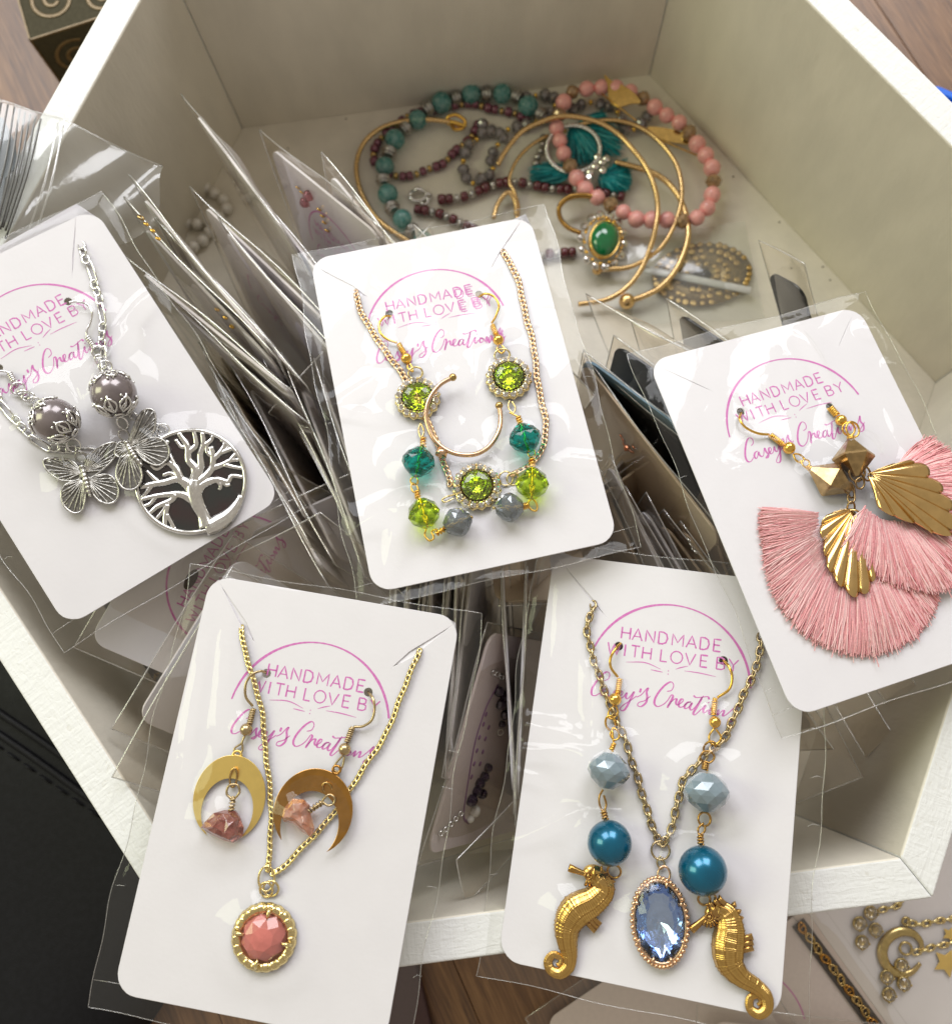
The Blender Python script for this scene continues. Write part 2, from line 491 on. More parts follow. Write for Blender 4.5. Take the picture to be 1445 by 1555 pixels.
# ------------------------------------------------------------------ table
ZF = -9.19                      # inside floor of the box, the rim is z = 0
ZT = ZF - 0.47                  # table
M_WOOD = bpy.data.materials.new('walnut_laminate'); M_WOOD.use_nodes = True
def _wood():
    nt = M_WOOD.node_tree; b = nt.nodes['Principled BSDF']
    tc = nd(nt, 'ShaderNodeTexCoord'); oi = nd(nt, 'ShaderNodeObjectInfo')
    ad = nd(nt, 'ShaderNodeVectorMath', operation='ADD')
    sc = nd(nt, 'ShaderNodeVectorMath', operation='SCALE'); sc.inputs['Scale'].default_value = 60
    cb = nd(nt, 'ShaderNodeCombineXYZ')
    nt.links.new(oi.outputs['Random'], cb.inputs[0]); nt.links.new(oi.outputs['Random'], cb.inputs[1])
    nt.links.new(cb.outputs[0], sc.inputs[0])
    nt.links.new(tc.outputs['Object'], ad.inputs[0]); nt.links.new(sc.outputs[0], ad.inputs[1])
    mp = nd(nt, 'ShaderNodeMapping'); mp.inputs['Scale'].default_value = (0.10, 1.6, 1.0)
    nt.links.new(ad.outputs[0], mp.inputs[0])
    n1 = nd(nt, 'ShaderNodeTexNoise', i_Scale=1.5, i_Detail=7.0, i_Roughness=0.62, i_Distortion=1.1)
    nt.links.new(mp.outputs[0], n1.inputs['Vector'])
    n2 = nd(nt, 'ShaderNodeTexNoise', i_Scale=7.0, i_Detail=4.0, i_Distortion=0.4)
    nt.links.new(mp.outputs[0], n2.inputs['Vector'])
    cr = nd(nt, 'ShaderNodeValToRGB')
    e = cr.color_ramp.elements
    e[0].position = 0.3; e[0].color = (0.055, 0.022, 0.007, 1)
    e[1].position = 0.7; e[1].color = (0.29, 0.155, 0.065, 1)
    k = e.new(0.5); k.color = (0.165, 0.078, 0.028, 1)
    mx = nd(nt, 'ShaderNodeMath', operation='MULTIPLY_ADD'); mx.inputs[1].default_value = 0.45
    nt.links.new(n2.outputs[0], mx.inputs[0])
    m3 = nd(nt, 'ShaderNodeMath', operation='MULTIPLY'); m3.inputs[1].default_value = 0.55
    nt.links.new(n1.outputs[0], m3.inputs[0]); nt.links.new(m3.outputs[0], mx.inputs[2])
    nt.links.new(mx.outputs[0], cr.inputs[0]); nt.links.new(cr.outputs[0], b.inputs['Base Color'])
    b.inputs['Roughness'].default_value = 0.42
    b.inputs['Specular IOR Level'].default_value = 0.6
    bu = nd(nt, 'ShaderNodeBump', i_Strength=0.25, i_Distance=0.03)
    nt.links.new(n2.outputs[0], bu.inputs['Height']); nt.links.new(bu.outputs[0], b.inputs['Normal'])
_wood()
gdir = (W(160 / 2.89 + 20, 380 / 2.89 + 20, ZT) - W(20, 20, ZT)); gdir.z = 0; gdir.normalize()
gx = axis_matrix((0, 0, ZT), (0, 0, 1), gdir)
tt = thing('table_top', 'brown wood grained table top under the white box', 'table', gx, kind='structure')
del tt['category']
pl = MB().box((-70, -2.09, -1.2), (70, 2.09, 0)).mesh('wood_plank', M_WOOD)
for i in range(-15, 16):
    o = place('wood_plank', pl, tt, Matrix.Translation((random.uniform(-3, 3), i * 4.2 + 0.9, random.uniform(-0.01, 0.0))))
    bevel(o, 0.03, 2)

# ------------------------------------------------------------------ the white hexagonal box
M_RIM = bpy.data.materials.new('brushed_white_paint'); M_RIM.use_nodes = True
def _rim():
    nt = M_RIM.node_tree; b = nt.nodes['Principled BSDF']
    tc = nd(nt, 'ShaderNodeTexCoord')
    def layer(scale, st, det, dist):
        mp = nd(nt, 'ShaderNodeMapping'); mp.inputs['Scale'].default_value = st
        nt.links.new(tc.outputs['Object'], mp.inputs[0])
        n = nd(nt, 'ShaderNodeTexNoise', i_Scale=scale, i_Detail=det, i_Distortion=dist)
        nt.links.new(mp.outputs[0], n.inputs['Vector'])
        return n
    a = layer(2.2, (3.2, 0.35, 3.2), 4.0, 0.8)     # strokes across the rim
    c = layer(3.4, (1.0, 1.0, 1.0), 6.0, 1.6)      # lumps
    d = layer(2.4, (0.5, 2.6, 0.6), 3.0, 1.2)
    s1 = nd(nt, 'ShaderNodeMath', operation='ADD'); s2 = nd(nt, 'ShaderNodeMath', operation='ADD')
    nt.links.new(a.outputs[0], s1.inputs[0]); nt.links.new(c.outputs[0], s1.inputs[1])
    nt.links.new(s1.outputs[0], s2.inputs[0]); nt.links.new(d.outputs[0], s2.inputs[1])
    bu = nd(nt, 'ShaderNodeBump', i_Strength=0.26, i_Distance=0.08)
    nt.links.new(s2.outputs[0], bu.inputs['Height']); nt.links.new(bu.outputs[0], b.inputs['Normal'])
    cr = nd(nt, 'ShaderNodeValToRGB')
    e = cr.color_ramp.elements
    e[0].position = 0.28; e[0].color = (0.70, 0.69, 0.645, 1); e[1].position = 0.36; e[1].color = (0.775, 0.78, 0.76, 1)
    nt.links.new(c.outputs[0], cr.inputs[0]); nt.links.new(cr.outputs[0], b.inputs['Base Color'])
    b.inputs['Roughness'].default_value = 0.6
    b.inputs['Specular IOR Level'].default_value = 0.3
_rim()
S_, T_ = 19.0, 1.087
AP = S_ * math.cos(PI / 6)
box = thing('white_box', 'large white painted six sided wooden box holding the jewelry cards', 'box')
g30 = math.tan(PI / 6)
wl = S_ - 0.012
npts = 26
for k in range(6):
    a = math.radians(-90 + 60 * k)
    nrm = Vector((math.cos(a), math.sin(a), 0))
    Mx = axis_matrix(nrm * AP, (0, 0, 1), Vector((-nrm.y, nrm.x, 0)))    # x along, y outwards reversed below
    mb = MB()
    x0, x1 = -wl / 2, wl / 2
    yi = T_
    q = T_ * g30
    # local y = z cross x = -nrm : inwards
    zb = ZF - 0.45
    vs = [(x0, 0, zb), (x1, 0, zb), (x1 - q, yi, zb), (x0 + q, yi, zb), (x0, 0, 0), (x1, 0, 0), (x1 - q, yi, 0), (x0 + q, yi, 0)]
    mb.add(vs, [(3, 2, 1, 0), (4, 5, 6, 7), (0, 1, 5, 4), (1, 2, 6, 5), (2, 3, 7, 6), (3, 0, 4, 7)], False)
    o = mb.obj('wall_panel', M_RIM, box)
    o.data.materials.append(M_PAINT); o.data.polygons[4].material_index = 1
    o.matrix_local = Mx
    bevel(o, 0.07, 3)
mb = MB()
r = (AP - T_ - 0.01) / math.cos(PI / 6)
mb.plate([[(r * math.cos(math.radians(60 * i)), r * math.sin(math.radians(60 * i))) for i in range(6)]], ZF - 0.4, ZF)
mb.obj('floor_panel', M_PAINT, box)

# specks of dirt on the white floor and wall foot
random.seed(3)
sp = MB()
for px, py in ((1183, 337), (1276, 373), (1285, 383), (1249, 405), (1201, 407), (1302, 401), (1113, 268), (1005, 96), (525, 180), (437, 225), (560, 150), (1260, 425)):
    c = W(px, py, ZF + 0.015)
    if c.length: sp.ball(c, (0.045, 0.035, 0.02), 6, 4)
o = sp.obj('dirt_speck', M_SPECK); tag(o, 'tiny dark specks of dirt scattered on the white box floor', 'dirt', kind='stuff')

# ------------------------------------------------------------------ things round the box
# black stitched leather below left
lt = thing('leather_cushion', 'black leather cushion with a double stitched seam at lower left', 'cushion', anchor=W(60, 1300, ZT + 1.5))
zc = ZT + 2.6
def Lp(px, py, dz=0.0): return W(px, py, zc + dz)
grid = MB()
o_ = W(0, 1100, zc); ux = (W(150, 1205, zc) - o_).normalized(); uy = Vector((-ux.y, ux.x, 0))
nx, ny = 60, 40
vs = []; fs = []
for j in range(ny + 1):
    for i in range(nx + 1):
        x = -22 + 32 * i / nx; y = -16 + 23.0 * j / ny
        d = min(x + 22, 10 - x, y + 16, 7.0 - y)
        z = -1.6 * math.exp(-d / 0.8) + 0.12 * math.sin(x * 0.5 + y * 0.3) * math.sin(y * 0.4)
        z -= 0.16 * math.exp(-((y - 0.0) / 0.16) ** 2)
        vs.append(o_ + ux * x + uy * y + Vector((0, 0, z)))
for j in range(ny):
    for i in range(nx):
        a = j * (nx + 1) + i
        fs.append((a, a + 1, a + nx + 2, a + nx + 1))
grid.add(vs, fs)
side = [i for i in range(nx + 1)] + [j * (nx + 1) + nx for j in range(1, ny + 1)] + [ny * (nx + 1) + i for i in range(nx - 1, -1, -1)] + [j * (nx + 1) for j in range(ny - 1, 0, -1)]
b0 = len(grid.v)
grid.v += [(grid.v[i][0], grid.v[i][1], ZT + 0.02) for i in side]
ns = len(side)
for i in range(ns):
    grid.f.append((side[(i + 1) % ns], side[i], b0 + i, b0 + (i + 1) % ns)); grid.sm.append(True)
grid.f.append(tuple(b0 + i for i in range(ns))); grid.sm.append(False)
grid.obj('cover', M_LEATHER, lt)
for off in (0.30, -0.30):
    wel = MB().tube([o_ + ux * x + uy * (off + 0.02 * math.sin(x)) + Vector((0, 0, -0.02)) for x in [-21 + 0.6 * i for i in range(51)]], 0.13, 8)
    wel.obj('seam_welt', M_LEATHER, lt)
for i in range(33):
    x = -15 + 0.72 * i
    p0 = o_ + ux * x + uy * -0.62 + Vector((0, 0, 0.03))
    MB().tube([p0, p0 + ux * 0.25 + Vector((0, 0, 0.04)), p0 + ux * 0.5], 0.035, 5).obj('stitch', M_LEATHER, lt)

# patterned box at top left
pb_z = ZT + 3.2
bt = thing('patterned_gift_box', 'dark olive gift box with bronze swirl pattern behind the white box', 'box', anchor=W(100, 40, ZT))
e0, e1 = W(48, 58, pb_z), W(150, 25, pb_z)
ex = (e1 - e0); ex.z = 0; ex.normalize(); ey = Vector((-ex.y, ex.x, 0))
BM = axis_matrix((e0.x, e0.y, ZT + 0.01), (0, 0, 1), ex)
o = MB().box((-0.1, 0, 0), (8.5, 9, 3.15)).obj('box_body', M_OLIVE, bt)
o.data.transform(BM); bevel(o, 0.06, 2)
ln = MB()
ln.box((-0.13, -0.035, 3.10), (8.53, 0.03, 3.18)); ln.box((-0.135, -0.03, 0), (-0.06, 0.04, 3.18)); ln.box((-0.135, 0, 3.10), (-0.06, 9, 3.18))
o = ln.obj('edge_trim', M_SWIRL, bt); o.data.transform(BM)
def swirl(cx, cy, r, turns, ph, onf):
    pts = []
    for i in range(60):
        t = i / 59; a = ph + turns * 2 * PI * t; rr = r * (1 - 0.85 * t)
        x, y = cx + rr * math.cos(a), cy + rr * math.sin(a)
        pts.append(Vector((x, y, 3.165)) if not onf else Vector((x, -0.016, y)))
    return pts
for cx, cy, r, tn, ph, fc in ((1.3, 1.5, 1.15, 1.9, 0, 0), (3.2, 1.0, 0.9, -1.8, 2, 0), (1.9, 3.6, 1.1, 1.7, 4, 0), (4.6, 2.7, 1.2, 1.8, 1, 0), (6.6, 1.4, 1.1, -1.8, 0, 0),
                             (1.2, 1.6, 0.95, 1.8, 1, 1), (3.0, 1.3, 0.9, -1.7, 3, 1), (5.0, 1.7, 1.0, 1.8, 2, 1)):
    o = MB().tube(swirl(cx, cy, r, tn, ph, fc), 0.09, 6, flat=0.12, up=(0, 0, 1) if not fc else (0, 1, 0)).obj('swirl', M_SWIRL, bt)
    o.data.transform(BM)

# blue tray at the right edge
c0 = W(1412, 124, ZT + 1.6)
bl = thing('blue_tray', 'bright blue plastic tray corner past the right rim of the box', 'tray', anchor=(c0.x, c0.y, ZT))
dx = (W(1445, 138, ZT + 1.6) - c0).normalized()
BMx = axis_matrix((c0.x, c0.y, ZT + 0.01), (0, 0, 1), dx)
out = rrect(0, -9, 14, 0, 0.5); inn = rrect(0.35, -8.65, 13.65, -0.35, 0.4)
o = MB().plate([out, inn], 0.3, 1.6).obj('rim', M_BLUE, bl); o.data.transform(BMx); bevel(o, 0.08, 2)
o = MB().plate([inn], 0.0, 0.3).obj('base', M_BLUE, bl); o.data.transform(BMx)
# ------------------------------------------------------------------ cards in front
CW, CH, CT = 6.9, 10.62, 0.045
def frame_of(rv, c, zoom, s=1.0):
    return Frame(Matrix.Translation(CAM + (Vector(c) - CAM) * s) @ rotvec(rv) @ Matrix.Scale(s, 4), zoom)   # s: a card a little larger and lower, or smaller and higher
F1 = frame_of((0.0866, 0.1771, 0.4638), (-12.024, -0.2098, 0.5729), (0, 250, 2.591))
F2 = frame_of((-0.0838, 0.0288, 0.0893), (-1.1268, -1.1643, 0.397), (440, 300, 2.5074))
F3 = frame_of((-0.091, 0.1179, 0.1786), (8.8412, -5.6076, 0.4518), (940, 440, 2.3209), 0.98)
F4 = frame_of((-0.0098, 0.0101, -0.2988), (-6.6605, -11.7767, 1.2017), (130, 840, 2.1746))
F5 = frame_of((-0.0485, -0.1411, -0.2788), (2.8066, -12.2522, 0.9268), (740, 830, 2.1442), 1.02)

# the printed stamp, in its own units: origin = centre of the arc
LET = {'H': [[(0, 0), (0, 1)], [(.72, 0), (.72, 1)], [(0, .52), (.72, .52)]],
       'A': [[(0, 0), (.42, 1), (.84, 0)], [(.16, .33), (.68, .33)]],
       'N': [[(0, 0), (0, 1), (.72, 0), (.72, 1)]],
       'D': [[(0, 0), (0, 1), (.34, 1), (.62, .86), (.72, .5), (.62, .14), (.34, 0), (0, 0)]],
       'M': [[(0, 0), (0, 1), (.45, .28), (.9, 1), (.9, 0)]],
       'E': [[(.58, 0), (0, 0), (0, 1), (.58, 1)], [(0, .52), (.5, .52)]],
       'W': [[(0, 1), (.28, 0), (.55, .9), (.82, 0), (1.1, 1)]],
       'I': [[(0, 0), (0, 1)]],
       'T': [[(0, 1), (.72, 1)], [(.36, 1), (.36, 0)]],
       'L': [[(0, 1), (0, 0), (.54, 0)]],
       'O': [[(.5 + .5 * math.cos(2 * PI * i / 14), .5 + .52 * math.sin(2 * PI * i / 14)) for i in range(15)]],
       'V': [[(0, 1), (.42, 0), (.84, 1)]],
       'B': [[(0, 0), (0, 1), (.38, 1), (.58, .9), (.58, .64), (.38, .53), (0, .53)], [(.38, .53), (.64, .42), (.64, .12), (.42, 0), (0, 0)]],
       'Y': [[(0, 1), (.4, .5), (.8, 1)], [(.4, .5), (.4, 0)]]}
def sc5(zx, zy): return ((zx - 685) * 0.0034, 0.6 - (zy - 470 - (zx - 500) * 0.13) * 0.0035)
SCRIPT = [[(205, 640), (232, 625), (238, 590), (215, 572), (180, 595), (140, 650), (115, 705), (118, 745), (145, 755), (180, 735)],
          [(237, 702), (210, 705), (190, 730), (197, 752), (217, 742), (239, 712), (238, 740), (252, 760), (272, 752)],
          [(272, 752), (302, 705), (303, 735), (312, 765), (296, 786), (278, 782), (325, 758)],
          [(325, 760), (350, 745), (355, 725), (340, 721), (328, 745), (335, 770), (360, 765), (386, 728), (382, 760), (396, 775), (418, 752), (441, 720), (420, 780), (390, 850), (366, 865), (350, 850), (372, 822), (430, 780), (464, 752)],
          [(491, 695), (486, 726)],
          [(464, 762), (500, 742), (530, 702), (545, 692), (537, 722), (546, 762), (540, 802), (510, 830), (481, 825), (486, 802), (530, 786), (570, 752)],
          [(690, 715), (725, 705), (736, 668), (716, 643), (680, 660), (640, 705), (610, 760), (605, 805), (630, 829), (670, 815), (702, 783), (726, 742), (740, 752), (728, 788), (705, 838)],
          [(708, 825), (745, 778), (769, 770), (767, 800), (782, 815), (815, 790), (818, 771), (801, 775), (788, 805), (797, 830), (826, 825), (850, 800), (880, 790)],
          [(880, 791), (855, 795), (835, 820), (841, 841), (866, 829), (888, 797), (875, 832), (886, 851), (908, 836), (940, 790), (968, 742)],
          [(893, 742), (912, 756), (952, 755), (1000, 750), (1012, 771)],
          [(960, 755), (925, 830), (905, 872), (917, 886), (946, 860), (990, 812), (976, 850), (986, 870), (1012, 848)],
          [(1008, 790), (1013, 796)],
          [(1035, 835), (1020, 860), (1030, 881), (1056, 865), (1046, 840), (1035, 835), (1062, 862)],
          [(1060, 880), (1090, 845), (1085, 886), (1120, 850), (1131, 855), (1125, 890), (1150, 880), (1192, 840), (1222, 808), (1206, 850), (1216, 890), (1196, 925), (1166, 931), (1172, 910), (1240, 872)]]
FLOUR = [[(-1.13, .445), (-.63, .50), (-.2, .385)], [(-.46, .335), (-.14, .315)], [(.18, .44), (.33, .51), (.5, .57)], [(.41, .43), (.8, .43), (1.23, .395)]]
def stamp_letters(mb, T, dx=0, dy=0, only=None, wd=0.04):
    z = 0.003 if only is None else 0.0045
    def put(pts, wds, sub=False):
        P = [T(x + dx, y + dy) for x, y in pts]
        mb.ribbon([Vector((q[0], q[1], z)) for q in P], wds)
    rnd = random.Random(5)
    for word, y0, ch, xs in (('HANDMADE', 1.06, .315, (-1.33, -1.04, -.68, -.34, .02, .39, .75, 1.10)),
                             ('WITHLOVEBY', .60, .31, (-1.66, -1.19, -1.03, -.72, -.24, .02, .40, .80, 1.22, 1.52))):
        for c, x in zip(word, xs):
            if only and x < only: continue
            for st in LET[c]:
                w_ = wd * rnd.uniform(0.8, 1.15)
                P = []
                for a, b in zip(st, st[1:]):
                    P += [(a[0] + (b[0] - a[0]) * t / 3, a[1] + (b[1] - a[1]) * t / 3) for t in range(3)]
                P.append(st[-1])
                put([(x + px_ * ch, y0 + py_ * ch) for px_, py_ in P], [w_ * rnd.uniform(0.8, 1.15) for _ in P])
    if not only:
        for fl in FLOUR:
            q = crom([Vector((a, b, 0)) for a, b in fl], 8)
            n = len(q)
            put([(a.x, a.y) for a in q], [0.022 * (0.3 + math.sin(PI * (i + .5) / n)) for i in range(n)])
        for x, y in ((0.0, .285), (.0, .37)):
            put([(x - .012, y), (x + .012, y)], .03)
    for st in SCRIPT:
        q = crom([Vector((*sc5(*a), 0)) for a in st], 6)
        if only: q = [a for a in q if a.x > 1.25]
        if len(q) < 3: continue
        n = len(q)
        wds = []
        for i in range(n):
            d = q[min(i + 1, n - 1)] - q[max(i - 1, 0)]
            down = max(0, -d.normalized().y) if d.length else 0
            wds.append(0.026 + 0.032 * down)
        wds[0] *= .6; wds[-1] *= .5
        put([(a.x, a.y) for a in q], wds)
def stamp(card, cx, cy, rot=0.0, a0=8, a1=176, double=False, clip=None, mat=None):
    cr, sr = math.cos(math.radians(rot)), math.sin(math.radians(rot))
    T = lambda x, y: (cx + x * cr - y * sr, cy + x * sr + y * cr)
    mb = MB(); n = 90
    rnd = random.Random(2)
    pts = []; wd = []
    for i in range(n + 1):
        a = math.radians(a0 + (a1 - a0) * i / n)
        pts.append(Vector((*T(2.14 * math.cos(a), 2.14 * math.sin(a)), 0.003)))
        wd.append(0.052 + 0.016 * math.sin(i * 0.11) + rnd.uniform(-.006, .006))
    mb.ribbon(pts, wd)
    mb.obj('stamp_arc', mat or M_INK, card)
    mb = MB(); stamp_letters(mb, T)
    if double: stamp_letters(mb, T, 0.045, -0.075, only=0.62, wd=.03)
    mb.obj('stamp_lettering', mat or M_INK, card)

def make_card(F, label, holes, slits, st, group='backing cards lying on the pile', mat=None, curl=0.0):
    t = thing('backing_card', label, 'card', F.M, (0, 0, -CT), group)
    loops = [rrect(-CW / 2, -CH / 2, CW / 2, CH / 2, 0.58)]
    for h in holes:
        c = F.p(*h); loops.append(circle(c.x, c.y, 0.115, 14))
    for a, b, wd in slits:                  # a: outer thin end, b: inner thin end, widest a third before b
        A, B = F.p(*a), F.p(*b)
        def inside(q):
            dx, dy = CW / 2 - .14 - abs(q.x), CH / 2 - .14 - abs(q.y)
            return dx > 0 and dy > 0 and not (dx < .45 and dy < .45 and math.hypot(.45 - dx, .45 - dy) > .45)
        for _ in range(60):
            if inside(A): break
            A = A.lerp(B, .04)
        d = (B - A).normalized(); n = Vector((-d.y, d.x, 0)) * wd / 2
        Cn = A.lerp(B, 0.68)
        loops.append([(q.x, q.y) for q in (A, A.lerp(Cn, .5) + n * .45, Cn + n, B, Cn - n, A.lerp(Cn, .5) - n * .45)])
    mb = MB().plate(loops, -CT, 0)
    bevel(mb.obj('card_sheet', mat or M_CARD, t), 0.012, 1, 60)
    for lp in loops[1 + len(holes):]:      # the lifted paper lip inside each slit
        cx = sum(q[0] for q in lp) / 6; cy = sum(q[1] for q in lp) / 6
        A, B = Vector((*lp[0], 0)), Vector((*lp[3], 0)); d = (B - A).normalized(); n = Vector((-d.y, d.x, 0))
        pts = [(q[0] + n.x * .02 * (1 if (Vector((q[0], q[1], 0)) - A).dot(n) > 0 else -1), q[1] + n.y * .02 * (1 if (Vector((q[0], q[1], 0)) - A).dot(n) > 0 else -1)) for q in lp]
        MB().plate([pts], -.016, -.006, zf=lambda x, y: -.012 + .16 * (n.x * (x - A.x) + n.y * (y - A.y)) - .018).obj('slit_flap', M_CARD, t)
    if st: stamp(t, **st)
    return t

make_card(F1, 'white card with silver butterfly earrings and dark tree pendant, at far left', [(268, 538), (-5, 800)], [((300, 180), (285, 425), .05)],
          dict(cx=-.02, cy=1.98, rot=0))
make_card(F2, 'white card with green stone earrings and necklace, in the centre of the pile', [(378, 440), (720, 368)],
          [((100, 262), (290, 375), .14), ((882, 85), (765, 268), .08)], dict(cx=-.13, cy=2.0, rot=0.5, double=True, a0=12, a1=158))
make_card(F3, 'white card with pink tassel earrings, at the right side of the pile', [(428, 430), (742, 412)],
          [((120, 262), (335, 360), .012), ((828, 75), (770, 205), .012)], dict(cx=0.08, cy=2.18, rot=1.5, a0=10, a1=172))
make_card(F4, 'white card with golden crescent moon earrings, at the lower left front', [(597, 398), (933, 460)],
          [((440, 95), (556, 292), .15), ((1215, 235), (1015, 375), .15)], dict(cx=-.02, cy=1.88, rot=0, a0=14, a1=172))
make_card(F5, 'white card with golden seahorse earrings and blue pendant, at the lower front', [(427, 325), (768, 372)],
          [((246, 58), (378, 220), .05), ((1040, 190), (880, 300), .03)], dict(cx=0.0, cy=2.17, rot=0, a0=6, a1=160))

# ------------------------------------------------------------------ clear sleeves
def sleeve(F, label, x0, y0, x1, y1, bumps, seed, nx=74, ny=104, creases=16, lift=0.0, group='clear sleeves of the top cards', mat=None, fold=None, extra=()):
    """front and back sheet joined at the edges; bumps = (x, y, radius, height) pushed up by what is inside."""
    rnd = random.Random(seed)
    t = thing('plastic_sleeve', label, 'sleeve', F.M, ((x0 + x1) / 2, (y0 + y1) / 2, -0.1), group)
    cr = []
    for i in range(creases // 2):
        if bumps and rnd.random() < 0.7:
            b = rnd.choice(bumps); cx, cy = b[0], b[1]
            a = rnd.uniform(0, 2 * PI); L = rnd.uniform(1.2, 4.0)
            p = (cx + math.cos(a) * b[2] * .8, cy + math.sin(a) * b[2] * .8); q = (cx + math.cos(a) * (b[2] + L), cy + math.sin(a) * (b[2] + L))
        else:
            s = rnd.choice((-1, 1)); yy = rnd.uniform(y0, y1)
            p = ((x0 if s < 0 else x1), yy); q = (p[0] - s * rnd.uniform(1, 3), yy + rnd.uniform(-1.5, 1.5))
        cr.append((p, q, rnd.uniform(0.12, 0.30), rnd.uniform(-0.05, 0.10)))
    for e in extra: cr.append(e)
    ph = [rnd.uniform(0, 6) for _ in range(6)]
    def front(x, y):
        d = min(x - x0, x1 - x, y - y0, y1 - y)
        e = min(1, d / 0.35); e = e * e * (3 - 2 * e)
        h = 0.035 + 0.025 * (math.sin(x * 1.3 + ph[0] + .6 * math.sin(y + ph[1])) * math.sin(y * 0.9 + ph[2]) + .6 * math.sin(2.3 * x - 1.7 * y + ph[3]))
        h += lift
        best = 0
        for bx, by, br, bh in bumps:
            r = math.hypot(x - bx, y - by)
            if r < br: v = bh
            else: v = bh * math.exp(-((r - br) / 0.55) ** 1.4)
            best = max(best, v)
        h = max(h, 0.012) + best
        for (p, q, wd, am) in cr:
            vx, vy = q[0] - p[0], q[1] - p[1]; L2 = vx * vx + vy * vy
            s = ((x - p[0]) * vx + (y - p[1]) * vy) / L2
            if -0.05 < s < 1.05:
                dd = abs((x - p[0]) * vy - (y - p[1]) * vx) / math.sqrt(L2)
                if dd < wd * 3:
                    h += am * math.exp(-(dd / wd) ** 1.3) * max(0, math.sin(PI * min(1, max(0, s)) ** .7)) * (1 if best or am > 0 else .5)
        return max(0.012, h) * e - 0.02 * (1 - e) + .012 * math.sin(3 * y + ph[4]) * (1 - e) + .02 * math.sin(1.1 * x + ph[5]) * (1 - e)
    def back(x, y):
        d = min(x - x0, x1 - x, y - y0, y1 - y)
        e = min(1, d / 0.35); e = e * e * (3 - 2 * e)
        return (-CT - 0.02 - 0.05 * abs(math.sin(x * 1.1 + ph[3]) * math.sin(y * .8 + ph[1]))) * e - 0.022 * (1 - e) + .012 * math.sin(3 * y + ph[4]) * (1 - e) + .02 * math.sin(1.1 * x + ph[5]) * (1 - e)
    def edge_wob(u, v):
        x = x0 + (x1 - x0) * u; y = y0 + (y1 - y0) * v
        wx = 0.05 * math.sin(y * 1.3 + ph[0]) + .03 * math.sin(y * 2.9 + ph[2]); wy = 0.03 * math.sin(x * 1.7 + ph[1])
        return x + wx * abs(2 * u - 1) ** 3, y + wy * abs(2 * v - 1) ** 3
    for fn, nm, a, b in ((front, 'front_sheet', nx, ny), (back, 'back_sheet', nx // 3, ny // 3)):
        vs = []; fs = []
        for j in range(b + 1):
            for i in range(a + 1):
                X, Y = edge_wob(i / a, j / b)
                vs.append((X, Y, fn(x0 + (x1 - x0) * i / a, y0 + (y1 - y0) * j / b)))
        for j in range(b):
            for i in range(a):
                k = j * (a + 1) + i
                fs.append((k, k + 1, k + a + 2, k + a + 1))
        MB().add(vs, fs).obj(nm, mat or M_FILM, t)
    rim = []
    N = 60
    for i in range(N): rim.append((i / N, 0))
    for i in range(N): rim.append((1, i / N))
    for i in range(N): rim.append((1 - i / N, 1))
    for i in range(N): rim.append((0, 1 - i / N))
    pts = []
    for u, v in rim:
        X, Y = edge_wob(u, v); pts.append((X, Y, front(x0 + (x1 - x0) * u, y0 + (y1 - y0) * v)))
    MB().tube(pts, 0.012, 4, closed=True).obj('seam', M_SEAM, t)
    # heat-sealed crimps along both sides and the turned-over flap at the back
    for i in range(5):
        sx = rnd.choice((x0, x1)); yy = rnd.uniform(y0 + .6, y1 - .8); dx = rnd.uniform(.18, .34) * (1 if sx == x0 else -1)
        MB().tube([(sx, yy, front(sx, yy) + .005), (sx + dx * .5, yy + .02, front(sx + dx * .5, yy) + .008), (sx + dx, yy + rnd.uniform(-.06, .06), front(sx + dx, yy) + .006)], 0.008, 4).obj('seal_crimp', M_SEAM, t)
    fy = y0 + .62
    MB().tube([(x0 + (x1 - x0) * i / 20, fy + .03 * math.sin(i), -CT - .045 + .02 * math.sin(i * .7)) for i in range(21)], .010, 4).obj('flap_edge', M_SEAM, t)
    return t
def bump(F, zx, zy, zr, h):
    c = F.p(zx, zy); return (c.x, c.y, zr * F.k(zx, zy), h)

sleeve(F1, 'clear sleeve over the silver butterfly earring card, at far left', -3.88, -5.85, 3.9, 5.7,
       [bump(F1, 445, 900, 60, .62), bump(F1, 215, 1005, 60, .6), bump(F1, 755, 1245, 190, .3), bump(F1, 530, 1120, 60, .35), bump(F1, 330, 1240, 70, .3), bump(F1, 395, 600, 15, .2)], 11,
       extra=[((2.6, 1.4), (.6, .35), .22, .5), ((3.6, 2.1), (1.5, 1.2), .16, .35)])
sleeve(F2, 'clear sleeve over the green stone earring card, in the centre', -3.95, -5.65, 3.98, 5.6,
       [bump(F2, 487, 770, 60, .42), bump(F2, 833, 690, 60, .42), bump(F2, 712, 1105, 70, .35), bump(F2, 490, 1005, 40, .5), bump(F2, 893, 915, 40, .5), bump(F2, 510, 1200, 40, .5), bump(F2, 920, 1085, 40, .5),
        bump(F2, 637, 1235, 30, .45), bump(F2, 835, 1180, 30, .45), bump(F2, 540, 880, 20, .3), bump(F2, 620, 682, 12, .4), bump(F2, 430, 590, 12, .25), bump(F2, 790, 530, 12, .25)], 22, creases=22,
       extra=[((-4.0, 0.1), (-2.0, 1.0), .16, .26), ((-4.0, .4), (-2.1, -.4), .14, .22), ((-2.0, -2.6), (-3.2, -5.3), .18, .2), ((-2.2, -3.0), (-3.9, -3.6), .18, .22), ((4.0, -3.2), (2.2, -2.5), .12, .15)])
